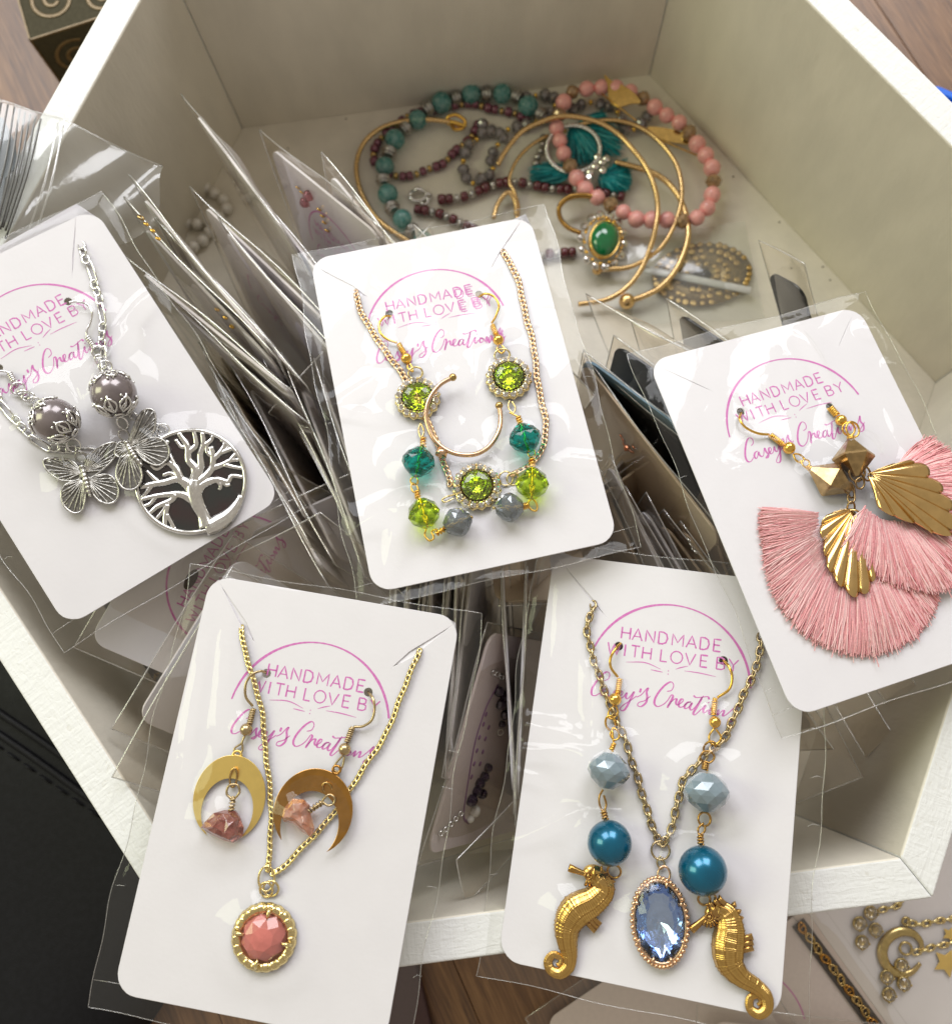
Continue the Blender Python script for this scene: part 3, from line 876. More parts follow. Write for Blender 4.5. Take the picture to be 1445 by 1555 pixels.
sleeve(F3, 'clear sleeve over the pink tassel earring card, at the right', -3.92, -5.7, 3.92, 5.7,
       [bump(F3, 735, 665, 50, .55), bump(F3, 825, 590, 40, .55), bump(F3, 1000, 760, 90, .4), bump(F3, 770, 930, 70, .32), bump(F3, 597, 557, 16, .25), bump(F3, 1100, 850, 160, .22), bump(F3, 800, 1120, 150, .15)], 33, creases=12,
       extra=[((1.2, 5.2), (1.5, 2.2), .28, .30), ((4.0, 4.2), (2.9, 4.6), .22, .2), ((4.0, 2.8), (3.3, 3.4), .15, .25)])
sleeve(F4, 'clear sleeve over the crescent moon earring card, at lower left', -4.02, -5.75, 4.05, 5.5,
       [bump(F4, 592, 1265, 95, .33), bump(F4, 478, 800, 80, .2), bump(F4, 460, 895, 45, .4), bump(F4, 755, 850, 80, .25), bump(F4, 705, 870, 35, .4), bump(F4, 530, 583, 14, .25), bump(F4, 856, 648, 14, .25)], 44, creases=11,
       extra=[((-2.9, 4.9), (-2.0, -.5), .14, .10), ((-3.3, 3.9), (-2.75, -2), .12, .12)])
sleeve(F5, 'clear sleeve over the golden seahorse earring card, at the lower front', -3.98, -5.78, 4.05, 5.62,
       [bump(F5, 397, 965, 60, .78), bump(F5, 700, 1055, 64, .78), bump(F5, 395, 730, 55, .68), bump(F5, 712, 800, 60, .7), bump(F5, 560, 1215, 90, .4), bump(F5, 280, 1200, 55, .3), bump(F5, 790, 1300, 55, .3), bump(F5, 415, 497, 14, .3), bump(F5, 740, 572, 14, .3)], 55, creases=24,
       extra=[((-4.0, .6), (-1.6, .45), .2, .34), ((-4.0, -.2), (-1.7, .2), .16, .3), ((-1.75, .4), (-1.95, 2.9), .17, .3), ((-1.7, -1.2), (-3.6, -2.6), .16, .3), ((-3.9, -.6), (-2.6, -.9), .12, .2), ((-3.2, 5.2), (-2.9, 1.5), .14, .14)])
# ------------------------------------------------------------------ jewelry builders
def link_mesh(L, Wd, r, mat, n=12, seg=5):
    mb = MB()
    a, b = L / 2 - r, Wd / 2 - r
    pts = []
    st = max(0.0, a - b)
    for i in range(n):
        t = 2 * PI * i / n
        pts.append(((st if math.cos(t) > 0 else -st) * (1 if abs(math.cos(t)) > 1e-6 else 0) + b * math.cos(t), b * math.sin(t), 0))
    mb.tube(pts, r, seg, closed=True, up=(0, 0, 1))
    return mb.mesh('chain_link', mat)
def chain(root, pts, pitch, L, Wd, r, mat, twists=(35,), every=None, longmesh=None, jit=5, seed=1):
    """links of one shared mesh laid along a line of points in the frame of root."""
    rnd = random.Random(seed)
    me = link_mesh(L, Wd, r, mat)
    P = resample(crom(pts, 8), step=0.01)
    w0, w1 = rnd.uniform(0, 6), rnd.uniform(0, 6)
    for i_, v in enumerate(P):
        s_ = i_ * .01
        v.x += .022 * math.sin(2.7 * s_ + w0) + .012 * math.sin(7.1 * s_ + w1); v.y += .010 * math.sin(4.3 * s_ + w1)
    acc = 0.0; i = 0; k = 0
    total = len(P) - 1
    lg = link_mesh(L * 2.1, Wd * 0.95, r, mat) if every else None
    while i < total:
        use = me; stp = pitch
        if every and k % every == every - 1:
            use = lg; stp = pitch + L * 1.0
        j = min(total, i + max(2, int(stp / 0.01)))
        c = P[min(total, (i + j) // 2)]
        t = (P[j] - P[i])
        if t.length < 1e-4: break
        t.normalize()
        up = Vector((0, 0, 1)) - t * t.z
        if up.length < .1: up = Vector((0, 1, 0))
        M = axis_matrix(c, up.normalized(), t) @ Matrix.Rotation(math.radians(twists[k % len(twists)] + rnd.uniform(-jit, jit)), 4, 'X') @ Matrix.Rotation(math.radians(rnd.uniform(-jit, jit)), 4, 'Z')
        place('chain_link', use, root, M)
        i = j; k += 1
def seg_dir(F, a, b, h=0.0):
    A, B = F.p(a[0], a[1], h), F.p(b[0], b[1], h)
    return A, B, (B - A).normalized()
def hook(root, F, wire, coil_a, coil_b, ball, br, mat, loop=None, cr=11, h0=0.10):
    """ear wire: traced wire from the hole, coil, ball and lower loop."""
    k = F.k(*ball)
    n = len(wire)
    pts = [F.p(q[0], q[1], (-0.06 if i == 0 else 0.10 + 0.10 * math.sin(PI * i / (n - 1)))) for i, q in enumerate(wire)]
    MB().tube(crom(pts, 8), 0.036, 8).obj('ear_wire', mat, root)
    a, b = F.p(*coil_a, h0), F.p(*coil_b, h0)
    mb = MB().coil(a, b, cr * k * .72, 0.026, max(4, (b - a).length / 0.055))
    mb.tube([a, b], cr * k * .6, 8)
    mb.obj('wire_coil', mat, root)
    MB().ball(F.p(*ball, br * k + 0.02), br * k, 16, 10).obj('ball', mat, root)
    if loop:
        MB().tube(crom(F.P(loop, 0.10), 8), 0.034, 7).obj('wire_loop', mat, root)
def jump(root, F, c, rx, ry, mat, h=0.08, wire=0.03, tilt=0, az=0, name='jump_ring'):
    k = F.k(*c)
    M = Matrix.Rotation(math.radians(az), 4, 'Z') @ Matrix.Rotation(math.radians(tilt), 4, 'X')
    return MB().ring(F.p(*c, h), rx * k, wire, M, 20, 7, Ry=ry * k).obj(name, mat, root)
def wraps(root, F, a, b, mat, R=0.05, r=0.028, turns=3, h=0.12):
    A, B = F.p(*a, h), F.p(*b, h)
    mb = MB().coil(A, B, R, r, turns + .5); mb.tube([A, B], R * .7, 7)
    return mb.obj('wire_wrap', mat, root)
def link2(root, F, pts, mat, h=0.12, r=0.028, name='wire_loop'):
    return MB().tube(crom(F.P(pts, h), 8), r, 7).obj(name, mat, root)
def rondelle(root, F, c, r, asp, axis, mat, name='faceted_bead', n=10, h=None, seed=0):
    k = F.k(*c); R = r * k
    C = F.p(*c, R * .92 if h is None else h)
    A, B, d = seg_dir(F, axis[0], axis[1])
    M = axis_matrix(C, d, Vector((0, 0, 1)))
    H = R * asp
    rings = [(R * .36, -H, 0), (R * .80, -H * .56, 1), (R * .99, -H * .14, 0), (R * .99, H * .14, 1), (R * .80, H * .56, 0), (R * .36, H, 1)]
    MB().tube([M @ Vector((0, 0, -H * 1.02)), M @ Vector((0, 0, H * 1.02))], .03, 6).obj('core_wire', M_GOLD, root)
    mb = MB().gem(M, rings, n)
    return mb.obj(name, mat, root)
def brilliant(M, R, H, n=12, Ry=None, pav=0.5):
    q = (lambda s: (R * s, (Ry or R) * s))
    return MB().gem(M, [(q(.30), -pav * R, 0), (q(.98), -0.02, 1), (q(1.0), 0.03, 0), (q(.80), H * .62, 1), (q(.52), H, 0)], n)
def foil_gem(M, Rx, Ry, H, P, mat, fmat, root, name, n=14, table=.55):
    q = lambda s: (Rx * s, Ry * s)
    g = MB().gem(M, [(q(.06), -P, 0), (q(.60), -P * .52, 1), (q(1.0), -.01, 0), (q(1.0), .02, 0), (q(.84), H * .55, 1), (q(table), H, 0)], n)
    o = g.obj(name, mat, root)
    q2 = lambda s: (Rx * s * .97, Ry * s * .97)
    f = MB(); f.gem(M @ Matrix.Translation((0, 0, .006)), [(q2(.05), -P, 0), (q2(.34), -P * .72, 1), (q2(.66), -P * .42, 0), (q2(.99), -.02, 1)], n)
    f.f.pop(); f.sm.pop()
    f.obj('foil_back', fmat, o)
    return o
def curb_h(pts, h): return [(p[0], p[1], h) for p in pts]

# ================================================================== card 5: seahorses
F = F5
nk = thing('necklace', 'antique brass cable chain necklace with oval pale blue stone pendant', 'necklace', F.M, tuple(F.p(560, 1215)), 'necklaces on the cards')
pl_ = [(340, 180, -.03), (342, 196, .05), (330, 225, .1), (324, 270, .1), (335, 320, .1), (350, 380, .1), (365, 430, .1), (388, 495, .08), (425, 575, .08), (447, 620, .1), (458, 655, .1), (472, 710, .1), (490, 770, .1), (510, 830, .1), (530, 885, .1), (548, 935, .1), (561, 968, .1)]
pr_ = [(890, 285, -.02), (888, 305, .06), (880, 365, .1), (862, 418, .1), (845, 460, .1), (825, 510, .1), (800, 565, .1), (772, 615, .1), (738, 655, .1), (700, 690, .12), (662, 735, .12), (636, 770, .12), (616, 840, .1), (600, 900, .1), (586, 945, .1), (571, 970, .1)]
for q, sd in ((pl_, 1), (pr_, 2)):
    chain(nk, [F.p(*a) for a in q], 0.205, 0.335, 0.235, 0.034, M_CHAIN_B, (14, 72), seed=sd)
jump(nk, F, (563, 990), 30, 30, M_CHAIN_B, .1)
link2(nk, F, [(563, 1008), (552, 1028), (562, 1050), (576, 1036), (568, 1012)], M_CHAIN_B, .1)
jump(nk, F, (574, 1068), 20, 26, M_GOLD_R, .12)
k = F.k(560, 1215); c = F.p(560, 1218, 0.0)
pa = F.p(540, 1100); pb = F.p(580, 1330)
MP = Matrix.Translation(c) @ Matrix.Rotation(math.radians(9), 4, 'Z')
rx, ry = 93 * k, 140 * k
pd = MB().lathe([(1.0, 0.0), (1.02, .1), (1.0, .19), (.93, .25), (.885, .22), (.88, .005)], 48, MP @ Matrix.Diagonal((rx, ry, 1, 1))).obj('pendant_setting', M_GOLD_R, nk)
mb = MB()
for i in range(46):
    a = 2 * PI * i / 46
    mb.ball(MP @ Vector((rx * 1.0 * math.cos(a), ry * 1.0 * math.sin(a), .20)), 0.062, 7, 5)
mb.obj('milgrain_edge', M_GOLD_R, pd)
for a in (28, 70, 115, 152, 208, 250, 292, 332):
    a = math.radians(a)
    MB().tube([MP @ Vector((rx * .98 * math.cos(a), ry * .98 * math.sin(a), .17)), MP @ Vector((rx * .90 * math.cos(a), ry * .90 * math.sin(a), .29)), MP @ Vector((rx * .82 * math.cos(a), ry * .82 * math.sin(a), .27))], [.05, .05, .035], 7).obj('prong', M_GOLD_R, pd)
sx, sy = rx * .88, ry * .9
foil_gem(MP @ Matrix.Translation((0, 0, .20)), sx, sy, .15, .19, M_SAPPH, M_SAPPH_F, nk, 'oval_stone', 14, .56)

def seahorse(root, F, cl, rad, snout, fin, eye, spikes, mirror):
    P = F.P([(a, b) for a, b in cl], 0.0)
    k = F.k(*cl[2])
    Q = crom(P, 30)
    R = []
    n = len(Q)
    rr = crom([Vector((r, 0, 0)) for r in rad], 30)
    s = 0.0
    prof = []
    for i in range(n):
        if i: s += (Q[i] - Q[i - 1]).length
        base = max(0.02, rr[i].x * k)
        ph = (s / 0.30) % 1.0
        g = 1.0 + 0.09 * math.exp(-((ph - .5) / .085) ** 2)
        prof.append((lambda a, b=base, g=g: b * g * (1.0 + 0.09 * (0.5 + 0.5 * math.cos(9 * a)) ** 9)))
        Q[i].z = base * 0.55 + 0.01
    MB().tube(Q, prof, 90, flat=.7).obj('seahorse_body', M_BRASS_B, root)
    a, b, c = [F.p(q[0], q[1], 0.17) for q in snout]
    mb = MB().tube(crom([a, a.lerp(b, .5), b, c], 6), [.22, .23, .22, .21, .19, .16, .14, .12, .085, .08, .075, .07, .07, .07, .075, .08, .09, .1, .1][:19], 12, flat=.75)
    hd = (a - c).normalized(); ang_ = math.atan2(hd.y, hd.x)
    mb.ball(a - hd * .04 + Vector((0, 0, -.05)), (.29, .21, .13), 20, 14, M=Matrix.Rotation(ang_, 4, 'Z'))
    cr_ = Vector((-hd.y, hd.x, 0)) * (1 if mirror < 0 else -1)
    for dd, hh in ((-.02, .30), (.12, .27), (.24, .24)):
        q0 = a + hd * dd + Vector((0, 0, .05)); mb.tube([q0, q0 + cr_ * hh * .75, q0 + cr_ * hh + hd * .05], [.09, .06, .015], 8)
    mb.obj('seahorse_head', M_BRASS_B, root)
    e = F.p(eye[0], eye[1], 0.27)
    mb = MB().ring(e, 0.085, 0.026, None, 16, 6); mb.ball(e, 0.05, 10, 6)
    mb.obj('eye', M_BRASS_B, root)
    mb = MB()
    for i in range(6):
        an = math.radians(eye[2] + i * 22)
        mb.tube([e + Vector((math.cos(an) * .1, math.sin(an) * .1, -.03)), e + Vector((math.cos(an) * .26, math.sin(an) * .26, -.08))], [.025, .045], 6)
    mb.obj('cheek_fan', M_BRASS_B, root)
    fp = [F.p(*q) for q in fin]
    mb = MB()
    for i in range(3):
        t0, t1 = i / 3, (i + 1) / 3
        q0, q1 = fp[0].lerp(fp[3], (t0 + t1) / 2), fp[1].lerp(fp[2], (t0 + t1) / 2)
        wd = (fp[1] - fp[2]).length / 5.2
        mb.tube([Vector((q0.x, q0.y, .16)), Vector((q1.x, q1.y, .16))], [wd * .95, wd * 1.2], 12, flat=.9)
    mb.obj('dorsal_fin', M_BRASS_B, root)
    for i in range(len(spikes)):
        q = F.p(spikes[i][0], spikes[i][1], .15); o2 = F.p(spikes[i][2], spikes[i][3], .12)
        MB().tube([q, q.lerp(o2, .5), o2], [.075, .06, .015], 8).obj('spine', M_BRASS_B, root)
M_BRASS_B = recess_shade(pbr('cast_golden_brass', (0.86, 0.575, 0.185), 1, 0.19, var=0.2, scale=6, bump=0.03), (0.50, 0.29, 0.08), .47, .53)  # recesses painted darker in place of dark reflections

e1 = thing('earring', 'golden seahorse earring left of the blue pendant, teal pearl above it', 'earring', F.M, tuple(F.p(397, 965)), 'seahorse earrings')
hook(e1, F, [(436, 312), (415, 335), (400, 365), (402, 395), (424, 425)], (430, 430), (423, 482), (415, 498), 21, M_GOLD)
link2(e1, F, [(415, 515), (396, 535), (394, 556), (408, 560), (424, 542), (418, 520)], M_GOLD)
jump(e1, F, (400, 575), 16, 30, M_GOLD, .14, tilt=40, az=15)
link2(e1, F, [(408, 590), (400, 612), (412, 630), (428, 622), (424, 602), (408, 594), (410, 640)], M_GOLD, .2)
wraps(e1, F, (412, 640), (402, 665), M_GOLD, h=.3)
rondelle(e1, F, (395, 730), 70, .80, ((405, 660), (385, 800)), M_BEAD_GB)
link2(e1, F, [(376, 792), (364, 815), (366, 845), (378, 862), (386, 840), (378, 810)], M_BRASS_B, .2)
wraps(e1, F, (376, 858), (384, 890), M_BRASS_B, h=.35, R=.07)
k = F.k(397, 965)
MB().ball(F.p(397, 966, 73 * k), 73 * k, 32, 20).obj('pearl', M_PEARL_T, e1)
jump(e1, F, (412, 1058), 22, 26, M_BRASS_B, .2, tilt=30)
link2(e1, F, [(372, 1040), (372, 1062), (392, 1060)], M_BRASS_B, .2)
seahorse(e1, F, [(352, 1072), (378, 1112), (345, 1150), (290, 1182), (262, 1230), (260, 1282), (268, 1330), (263, 1366), (236, 1388), (206, 1376), (198, 1348), (216, 1328), (240, 1340), (236, 1360), (224, 1358)],
         [30, 36, 43, 50, 42, 34, 24, 20, 17, 15, 14, 12, 10, 8, 5], [(352, 1066), (318, 1066), (264, 1046)], [(306, 1212), (348, 1255), (372, 1224), (332, 1185)], (328, 1072, -100), [(398, 1090, 416, 1092), (396, 1112, 416, 1118), (388, 1132, 408, 1142)], 1)
e2 = thing('earring', 'golden seahorse earring right of the blue pendant, lowest at the card edge', 'earring', F.M, tuple(F.p(700, 1055)), 'seahorse earrings')
hook(e2, F, [(764, 368), (785, 390), (796, 425), (786, 465), (748, 492)], (741, 494), (735, 548), (740, 572), 20, M_GOLD)
link2(e2, F, [(740, 590), (722, 615), (726, 640), (745, 644), (760, 622), (744, 596)], M_GOLD)
jump(e2, F, (722, 655), 16, 26, M_BRASS_B, .14, tilt=30, az=-30)
link2(e2, F, [(700, 700), (692, 686), (704, 668), (728, 670), (738, 688), (724, 704), (706, 700)], M_BRASS_B, .2)
wraps(e2, F, (710, 706), (706, 728), M_BRASS_B, h=.3, R=.075)
rondelle(e2, F, (712, 800), 76, .80, ((712, 700), (708, 890)), M_BEAD_GB)
jump(e2, F, (706, 888), 20, 22, M_BRASS_B, .2)
link2(e2, F, [(704, 900), (686, 918), (690, 938), (706, 928), (708, 908)], M_BRASS_B, .22)
wraps(e2, F, (692, 938), (694, 972), M_BRASS_B, h=.4, R=.07)
k = F.k(700, 1055)
MB().ball(F.p(700, 1056, 80 * k), 80 * k, 32, 20).obj('pearl', M_PEARL_T, e2)
jump(e2, F, (705, 1150), 20, 22, M_BRASS_B, .2, tilt=30)
link2(e2, F, [(740, 1135), (748, 1160), (738, 1180)], M_BRASS_B, .2)
seahorse(e2, F, [(738, 1180), (774, 1196), (786, 1240), (780, 1300), (786, 1352), (822, 1398), (872, 1430), (904, 1462), (908, 1500), (882, 1520), (854, 1503), (853, 1470), (877, 1460), (890, 1480), (878, 1492)],
         [31, 37, 46, 50, 44, 32, 25, 21, 18, 16, 14, 12, 10, 8, 5], [(745, 1185), (712, 1208), (662, 1250)], [(812, 1265), (860, 1258), (862, 1310), (816, 1325)], (722, 1206, -120), [(800, 1172, 806, 1156), (812, 1192, 826, 1184), (818, 1212, 834, 1208)], -1)

# ================================================================== card 4: crescent moons
F = F4
nk = thing('necklace', 'pale gold curb chain necklace with round coral stone pendant', 'necklace', F.M, tuple(F.p(592, 1265)), 'necklaces on the cards')
for q, sd in (([(512, 240, -.03), (514, 258, .05), (520, 300, .08), (535, 350, .08), (550, 400, .1), (566, 460, .1), (580, 530, .08), (590, 600, .08), (599, 680, .08), (606, 760, .08), (610, 840, .08), (612, 920, .08), (610, 980, .08), (604, 1042, .08)], 3),
              ([(1098, 318, -.03), (1094, 336, .05), (1070, 400, .08), (1045, 470, .08), (1010, 552, .08), (970, 630, .08), (930, 695, .08), (888, 760, .06), (850, 812, .05), (815, 862, .05), (770, 915, .07), (725, 966, .08), (680, 1012, .08), (645, 1042, .08), (615, 1058, .08)], 4)):
    chain(nk, [F.p(*a) for a in q], 0.150, 0.235, 0.19, 0.034, M_GOLD_P, (28,), jit=4, seed=sd)
jump(nk, F, (597, 1076), 27, 40, M_GOLD_P, .1, az=10)
jump(nk, F, (612, 1108), 26, 26, M_GOLD_P, .1, tilt=15)
jump(nk, F, (596, 1112), 22, 28, M_GOLD_P, .12, tilt=25)
k = F.k(592, 1265); c = F.p(592, 1266, 0); R = 112 * k
MP = Matrix.Translation(c)
ps = MB().lathe([(R * .97, 0), (R, .06), (R * .985, .12), (R * .9, .2), (R * .78, .2), (R * .68, .13), (R * .66, .05)], 120, MP, mod=lambda a, i: 1 + (0.012 * math.cos(20 * a) if i < 5 else 0)).obj('pendant_setting', M_GOLD_P, nk)
mb = MB()
for i in range(20):
    a = 2 * PI * i / 20 + .15
    d = Vector((math.cos(a), math.sin(a), 0))
    mb.tube([c + d * R * .97 + Vector((0, 0, .08)), c + d * R * .88 + Vector((0, 0, .2)), c + d * R * .72 + Vector((0, 0, .19))], [.05, .062, .04], 8, flat=.6)
mb.obj('fluted_edge', M_GOLD_P, ps)
for a in (88, 178, 268, 358):
    d = Vector((math.cos(math.radians(a)), math.sin(math.radians(a)), 0))
    MB().tube([c + d * R * .9 + Vector((0, 0, .2)), c + d * R * .72 + Vector((0, 0, .29)), c + d * R * .58 + Vector((0, 0, .27))], [.05, .05, .03], 8).obj('prong', M_GOLD_P, ps)
r = R * .70
MB().gem(MP, [(r, .08, 0), (r, .14, 1), (r * .82, .25, 0), (r * .48, .35, 1), (r * .10, .385, 0)], 8).obj('coral_stone', M_CORAL, nk)

def moon(root, F, oc, orx, ory, ic, ir, mat, h, tilt=0):
    """crescent: outer oval minus inner circle, open at the bottom."""
    k = F.k(*oc); C = F.p(*oc); I = F.p(*ic)
    out = []; n = 72
    def o_pt(a): return Vector((C.x + orx * k * math.cos(a), C.y + ory * k * math.sin(a), 0))
    ring_o = [o_pt(2 * PI * i / 180) for i in range(180)]
    ia, ib = ir
    keep = [(i, q) for i, q in enumerate(ring_o) if math.hypot((q.x - I.x) / (ia * k), (q.y - I.y) / (ib * k)) >= 1]
    idx = [i for i, q in keep]
    st = next(i for i in idx if (i - 1) % 180 not in idx)
    arc = []
    i = st
    while i % 180 in idx and len(arc) < 180:
        arc.append(ring_o[i % 180]); i += 1
    a0 = math.atan2((arc[-1].y - I.y) / ib, (arc[-1].x - I.x) / ia); a1 = math.atan2((arc[0].y - I.y) / ib, (arc[0].x - I.x) / ia)
    while a1 > a0: a1 -= 2 * PI
    if a0 - a1 < PI: a1 -= 2 * PI * 0
    inner = [Vector((I.x + ia * k * math.cos(a0 + (a1 - a0) * t / 60), I.y + ib * k * math.sin(a0 + (a1 - a0) * t / 60), 0)) for t in range(1, 60)]
    loop = [(q.x, q.y) for q in arc + inner]
    o = MB().plate([loop], h, h + .05, zf=lambda x, y: (y - C.y) * tilt).obj('crescent_moon', mat, root)
    return bevel(o, .014, 2, 40)
def chip(root, F, c, r, mat, seed, h, name='stone_chip', axis_tilt=0):
    rnd = random.Random(seed); k = F.k(*c)
    mb = MB().ball((0, 0, 0), 1.0, 14, 10)
    vs = []
    planes = [(Vector((rnd.gauss(0, 1), rnd.gauss(0, 1), rnd.gauss(0, 1))).normalized(), rnd.uniform(.60, .86)) for _ in range(9)]
    for v in mb.v:
        q = Vector(v)
        for nn, d in planes:
            e = q.dot(nn) - d
            if e > 0: q -= nn * e * .97
        vs.append((q.x * r[0] * k, q.y * r[1] * k, q.z * r[2] * k))
    C = F.p(*c, h)
    R_ = Matrix.Rotation(math.radians(axis_tilt), 4, 'Z')
    mb.v = [tuple(C + (R_ @ Vector(v))) for v in vs]
    return mb.obj(name, mat, root)
def chip2(root, F, outline, mat, seed, z0=.02):
    rnd = random.Random(seed)
    P = F.P(outline, 0)[::-1]
    n = len(P); c = sum(P, Vector()) / n
    off = Vector((rnd.uniform(-.06, .06), rnd.uniform(-.02, .08), 0))
    vs = []; fs = []
    for sc_, z, jz in ((.62, .0, .03), (.95, .10, .05), (1.0, .20, .07), (.74, .36, .07), (.38, .46, .04)):
        for q in P:
            v = c + off * (z * 2) + (q - c) * (sc_ * rnd.uniform(.93, 1.05)); v.z = z0 + z + rnd.uniform(-jz, jz)
            vs.append(v)
    for i in range(4):
        for k in range(n):
            k2 = (k + 1) % n
            a, b, d, e = i * n + k, i * n + k2, (i + 1) * n + k2, (i + 1) * n + k
            fs += [(a, b, d), (a, d, e)] if rnd.random() < .5 else [(a, b, e), (b, d, e)]
    fs.append(tuple(range(n))[::-1]); fs.append(tuple(4 * n + k for k in range(n)))
    o = MB().add(vs, fs, False).obj('stone_chip', mat, root)
    return bevel(o, .03, 3, 12)
e1 = thing('earring', 'bright golden crescent moon earring with red stone chip, left of the chain', 'earring', F.M, tuple(F.p(478, 800)), 'crescent moon earrings')
hook(e1, F, [(600, 397), (578, 390), (548, 402), (529, 432), (529, 475), (552, 506)], (553, 514), (541, 565), (530, 583), 21, M_CHAIN_B)
link2(e1, F, [(524, 604), (514, 628), (492, 645), (492, 664), (508, 668), (518, 650), (517, 625), (526, 604)], M_CHAIN_B, .1)
moon(e1, F, (478, 808), 121, 140, (470, 850), (87, 105), M_SATIN, .07, .04)
MB().ring(F.p(500, 668, .1), .11, .035, None, 16, 6).obj('moon_loop', M_SATIN, e1)
jump(e1, F, (488, 742), 12, 34, M_BRASS, .14, tilt=20)
link2(e1, F, [(486, 815), (466, 795), (474, 768), (500, 766), (508, 790), (490, 814), (484, 832)], M_CHAIN_B, .16, .032)
wraps(e1, F, (487, 806), (478, 868), M_CHAIN_B, R=.06, h=.22, turns=5)
chip2(e1, F, [(392, 905), (400, 885), (430, 855), (462, 845), (500, 848), (522, 875), (530, 905), (520, 935), (492, 957), (465, 950), (430, 932), (398, 918)], M_CHIP, 5)
e2 = thing('earring', 'dark bronze crescent moon earring with peach stone chip, over the chain', 'earring', F.M, tuple(F.p(755, 850)), 'crescent moon earrings')
hook(e2, F, [(932, 458), (948, 480), (954, 515), (944, 552), (915, 572), (886, 574)], (880, 576), (862, 625), (855, 648), 21, M_CHAIN_B)
link2(e2, F, [(850, 668), (830, 690), (818, 712), (832, 722), (848, 704), (854, 672)], M_CHAIN_B, .12)
moon(e2, F, (756, 851), 132, 139, (744, 896), (97, 110), M_BRONZE, .16, -.03)
MB().ring(F.p(828, 716, .18), .10, .033, None, 16, 6).obj('moon_loop', M_BRONZE, e2)
jump(e2, F, (798, 778), 14, 24, M_BRASS, .2, tilt=30, az=30)
link2(e2, F, [(775, 838), (786, 812), (805, 798), (822, 810), (818, 828), (800, 834), (782, 822)], M_CHAIN_B, .24, .032)
wraps(e2, F, (782, 822), (738, 852), M_CHAIN_B, R=.06, h=.28, turns=4)
chip2(e2, F, [(655, 870), (660, 840), (690, 808), (730, 808), (745, 830), (750, 860), (765, 915), (750, 935), (720, 920), (695, 890), (665, 885)], M_CHIP_P, 12, .08)

# ================================================================== card 2: green stones
F = F2
def flower(root, F, c, Ro, Rs, mat, h=0.03, n=16):
    k = F.k(*c); C = F.p(*c, h); R = Ro * k
    s_ = MB().lathe([(R * .94, -.02), (R, .07), (R * .96, .15), (R * .7, .18), (R * .66, .1), (R * .62, -.02)], 64, Matrix.Translation(C), mod=lambda a, i: 1 + (.05 * math.cos(n * a) if i < 3 else 0)).obj('stone_setting', mat, root)
    me = MB().gem(Matrix.Identity(4), [(.06, -.03, 0), (.098, .02, 1), (.085, .06, 0), (.05, .085, 1)], 8).mesh('rhinestone', M_CRYST)
    cl = MB().ball((0, 0, 0), .028, 6, 4).mesh('claw', mat)
    for i in range(n):
        a = 2 * PI * i / n
        place('rhinestone', me, s_, Matrix.Translation(C + Vector((R * .82 * math.cos(a), R * .82 * math.sin(a), .17))) @ Matrix.Rotation(a * 3.1, 4, 'Z'))
        a += PI / n
        for f in (.93, .71):
            place('claw', cl, s_, Matrix.Translation(C + Vector((R * f * math.cos(a), R * f * math.sin(a), .20))))
    foil_gem(Matrix.Translation(C + Vector((0, 0, .23))) @ Matrix.Rotation(Ro, 4, 'Z'), Rs * k, Rs * k, .12, .24, M_PERI, M_PERI_F, root, 'green_stone', 12, .5)
nk = thing('necklace', 'rose gold curb chain necklace with green stone flower pendant', 'necklace', F.M, tuple(F.p(712, 1105)), 'necklaces on the cards')
for q, sd in (([(252, 352, -.03), (256, 372, .06), (270, 430, .1), (302, 495, .1), (342, 555, .1), (380, 602, .1), (418, 655, .08), (445, 705, .06), (490, 790, .06), (535, 870, .08), (562, 940, .08), (586, 1020, .1), (606, 1070, .1), (612, 1095, .1)], 5),
              ([(812, 200, -.03), (820, 218, .06), (852, 280, .1), (876, 350, .1), (896, 430, .1), (914, 510, .1), (930, 600, .1), (946, 700, .1), (960, 790, .1), (972, 870, .1), (966, 945, .1), (935, 1000, .08), (888, 1032, .08), (848, 1055, .08)], 6)):
    chain(nk, [F.p(*a) for a in q], 0.165, 0.265, 0.215, 0.036, M_GOLD_R, (30,), jit=4, seed=sd)
flower(nk, F, (712, 1105), 90, 57, M_GOLD_P)
jump(nk, F, (822, 1070), 26, 26, M_GOLD_P, .1, tilt=20); jump(nk, F, (848, 1072), 22, 24, M_GOLD_P, .12, tilt=40)
link2(nk, F, [(630, 1130), (600, 1138), (580, 1150), (592, 1160), (625, 1145)], M_GOLD_P, .1)
def drop(root, F, pts, beads):
    pass
e1 = thing('earring', 'green stone earring behind the open gold ring, left side of the card', 'earring', F.M, tuple(F.p(487, 770)), 'green stone earrings')
hook(e1, F, [(390, 452), (362, 452), (340, 480), (345, 515), (372, 540), (408, 553)], (413, 556), (436, 594), (443, 612), 20, M_GOLD)
link2(e1, F, [(448, 628), (450, 650), (468, 662), (462, 640), (452, 626)], M_GOLD)
jump(e1, F, (478, 668), 26, 22, M_GOLD_P, .1, tilt=15)
flower(e1, F, (487, 770), 82, 55, M_GOLD_P)
link2(e1, F, [(498, 858), (490, 885), (500, 915), (510, 890), (500, 862)], M_GOLD_P)
wraps(e1, F, (507, 912), (508, 950), M_GOLD, R=.07, h=.3)
rondelle(e1, F, (490, 1006), 62, .84, ((508, 930), (478, 1080)), M_TEALG)
link2(e1, F, [(474, 1060), (486, 1070), (484, 1090), (466, 1092), (460, 1074), (474, 1060)], M_GOLD, .2)
link2(e1, F, [(470, 1085), (462, 1100), (470, 1120), (488, 1118), (484, 1098), (472, 1088)], M_GOLD, .24)
wraps(e1, F, (484, 1114), (488, 1148), M_GOLD, R=.07, h=.35)
rondelle(e1, F, (510, 1202), 62, .86, ((490, 1140), (525, 1262)), M_LIME, n=7)
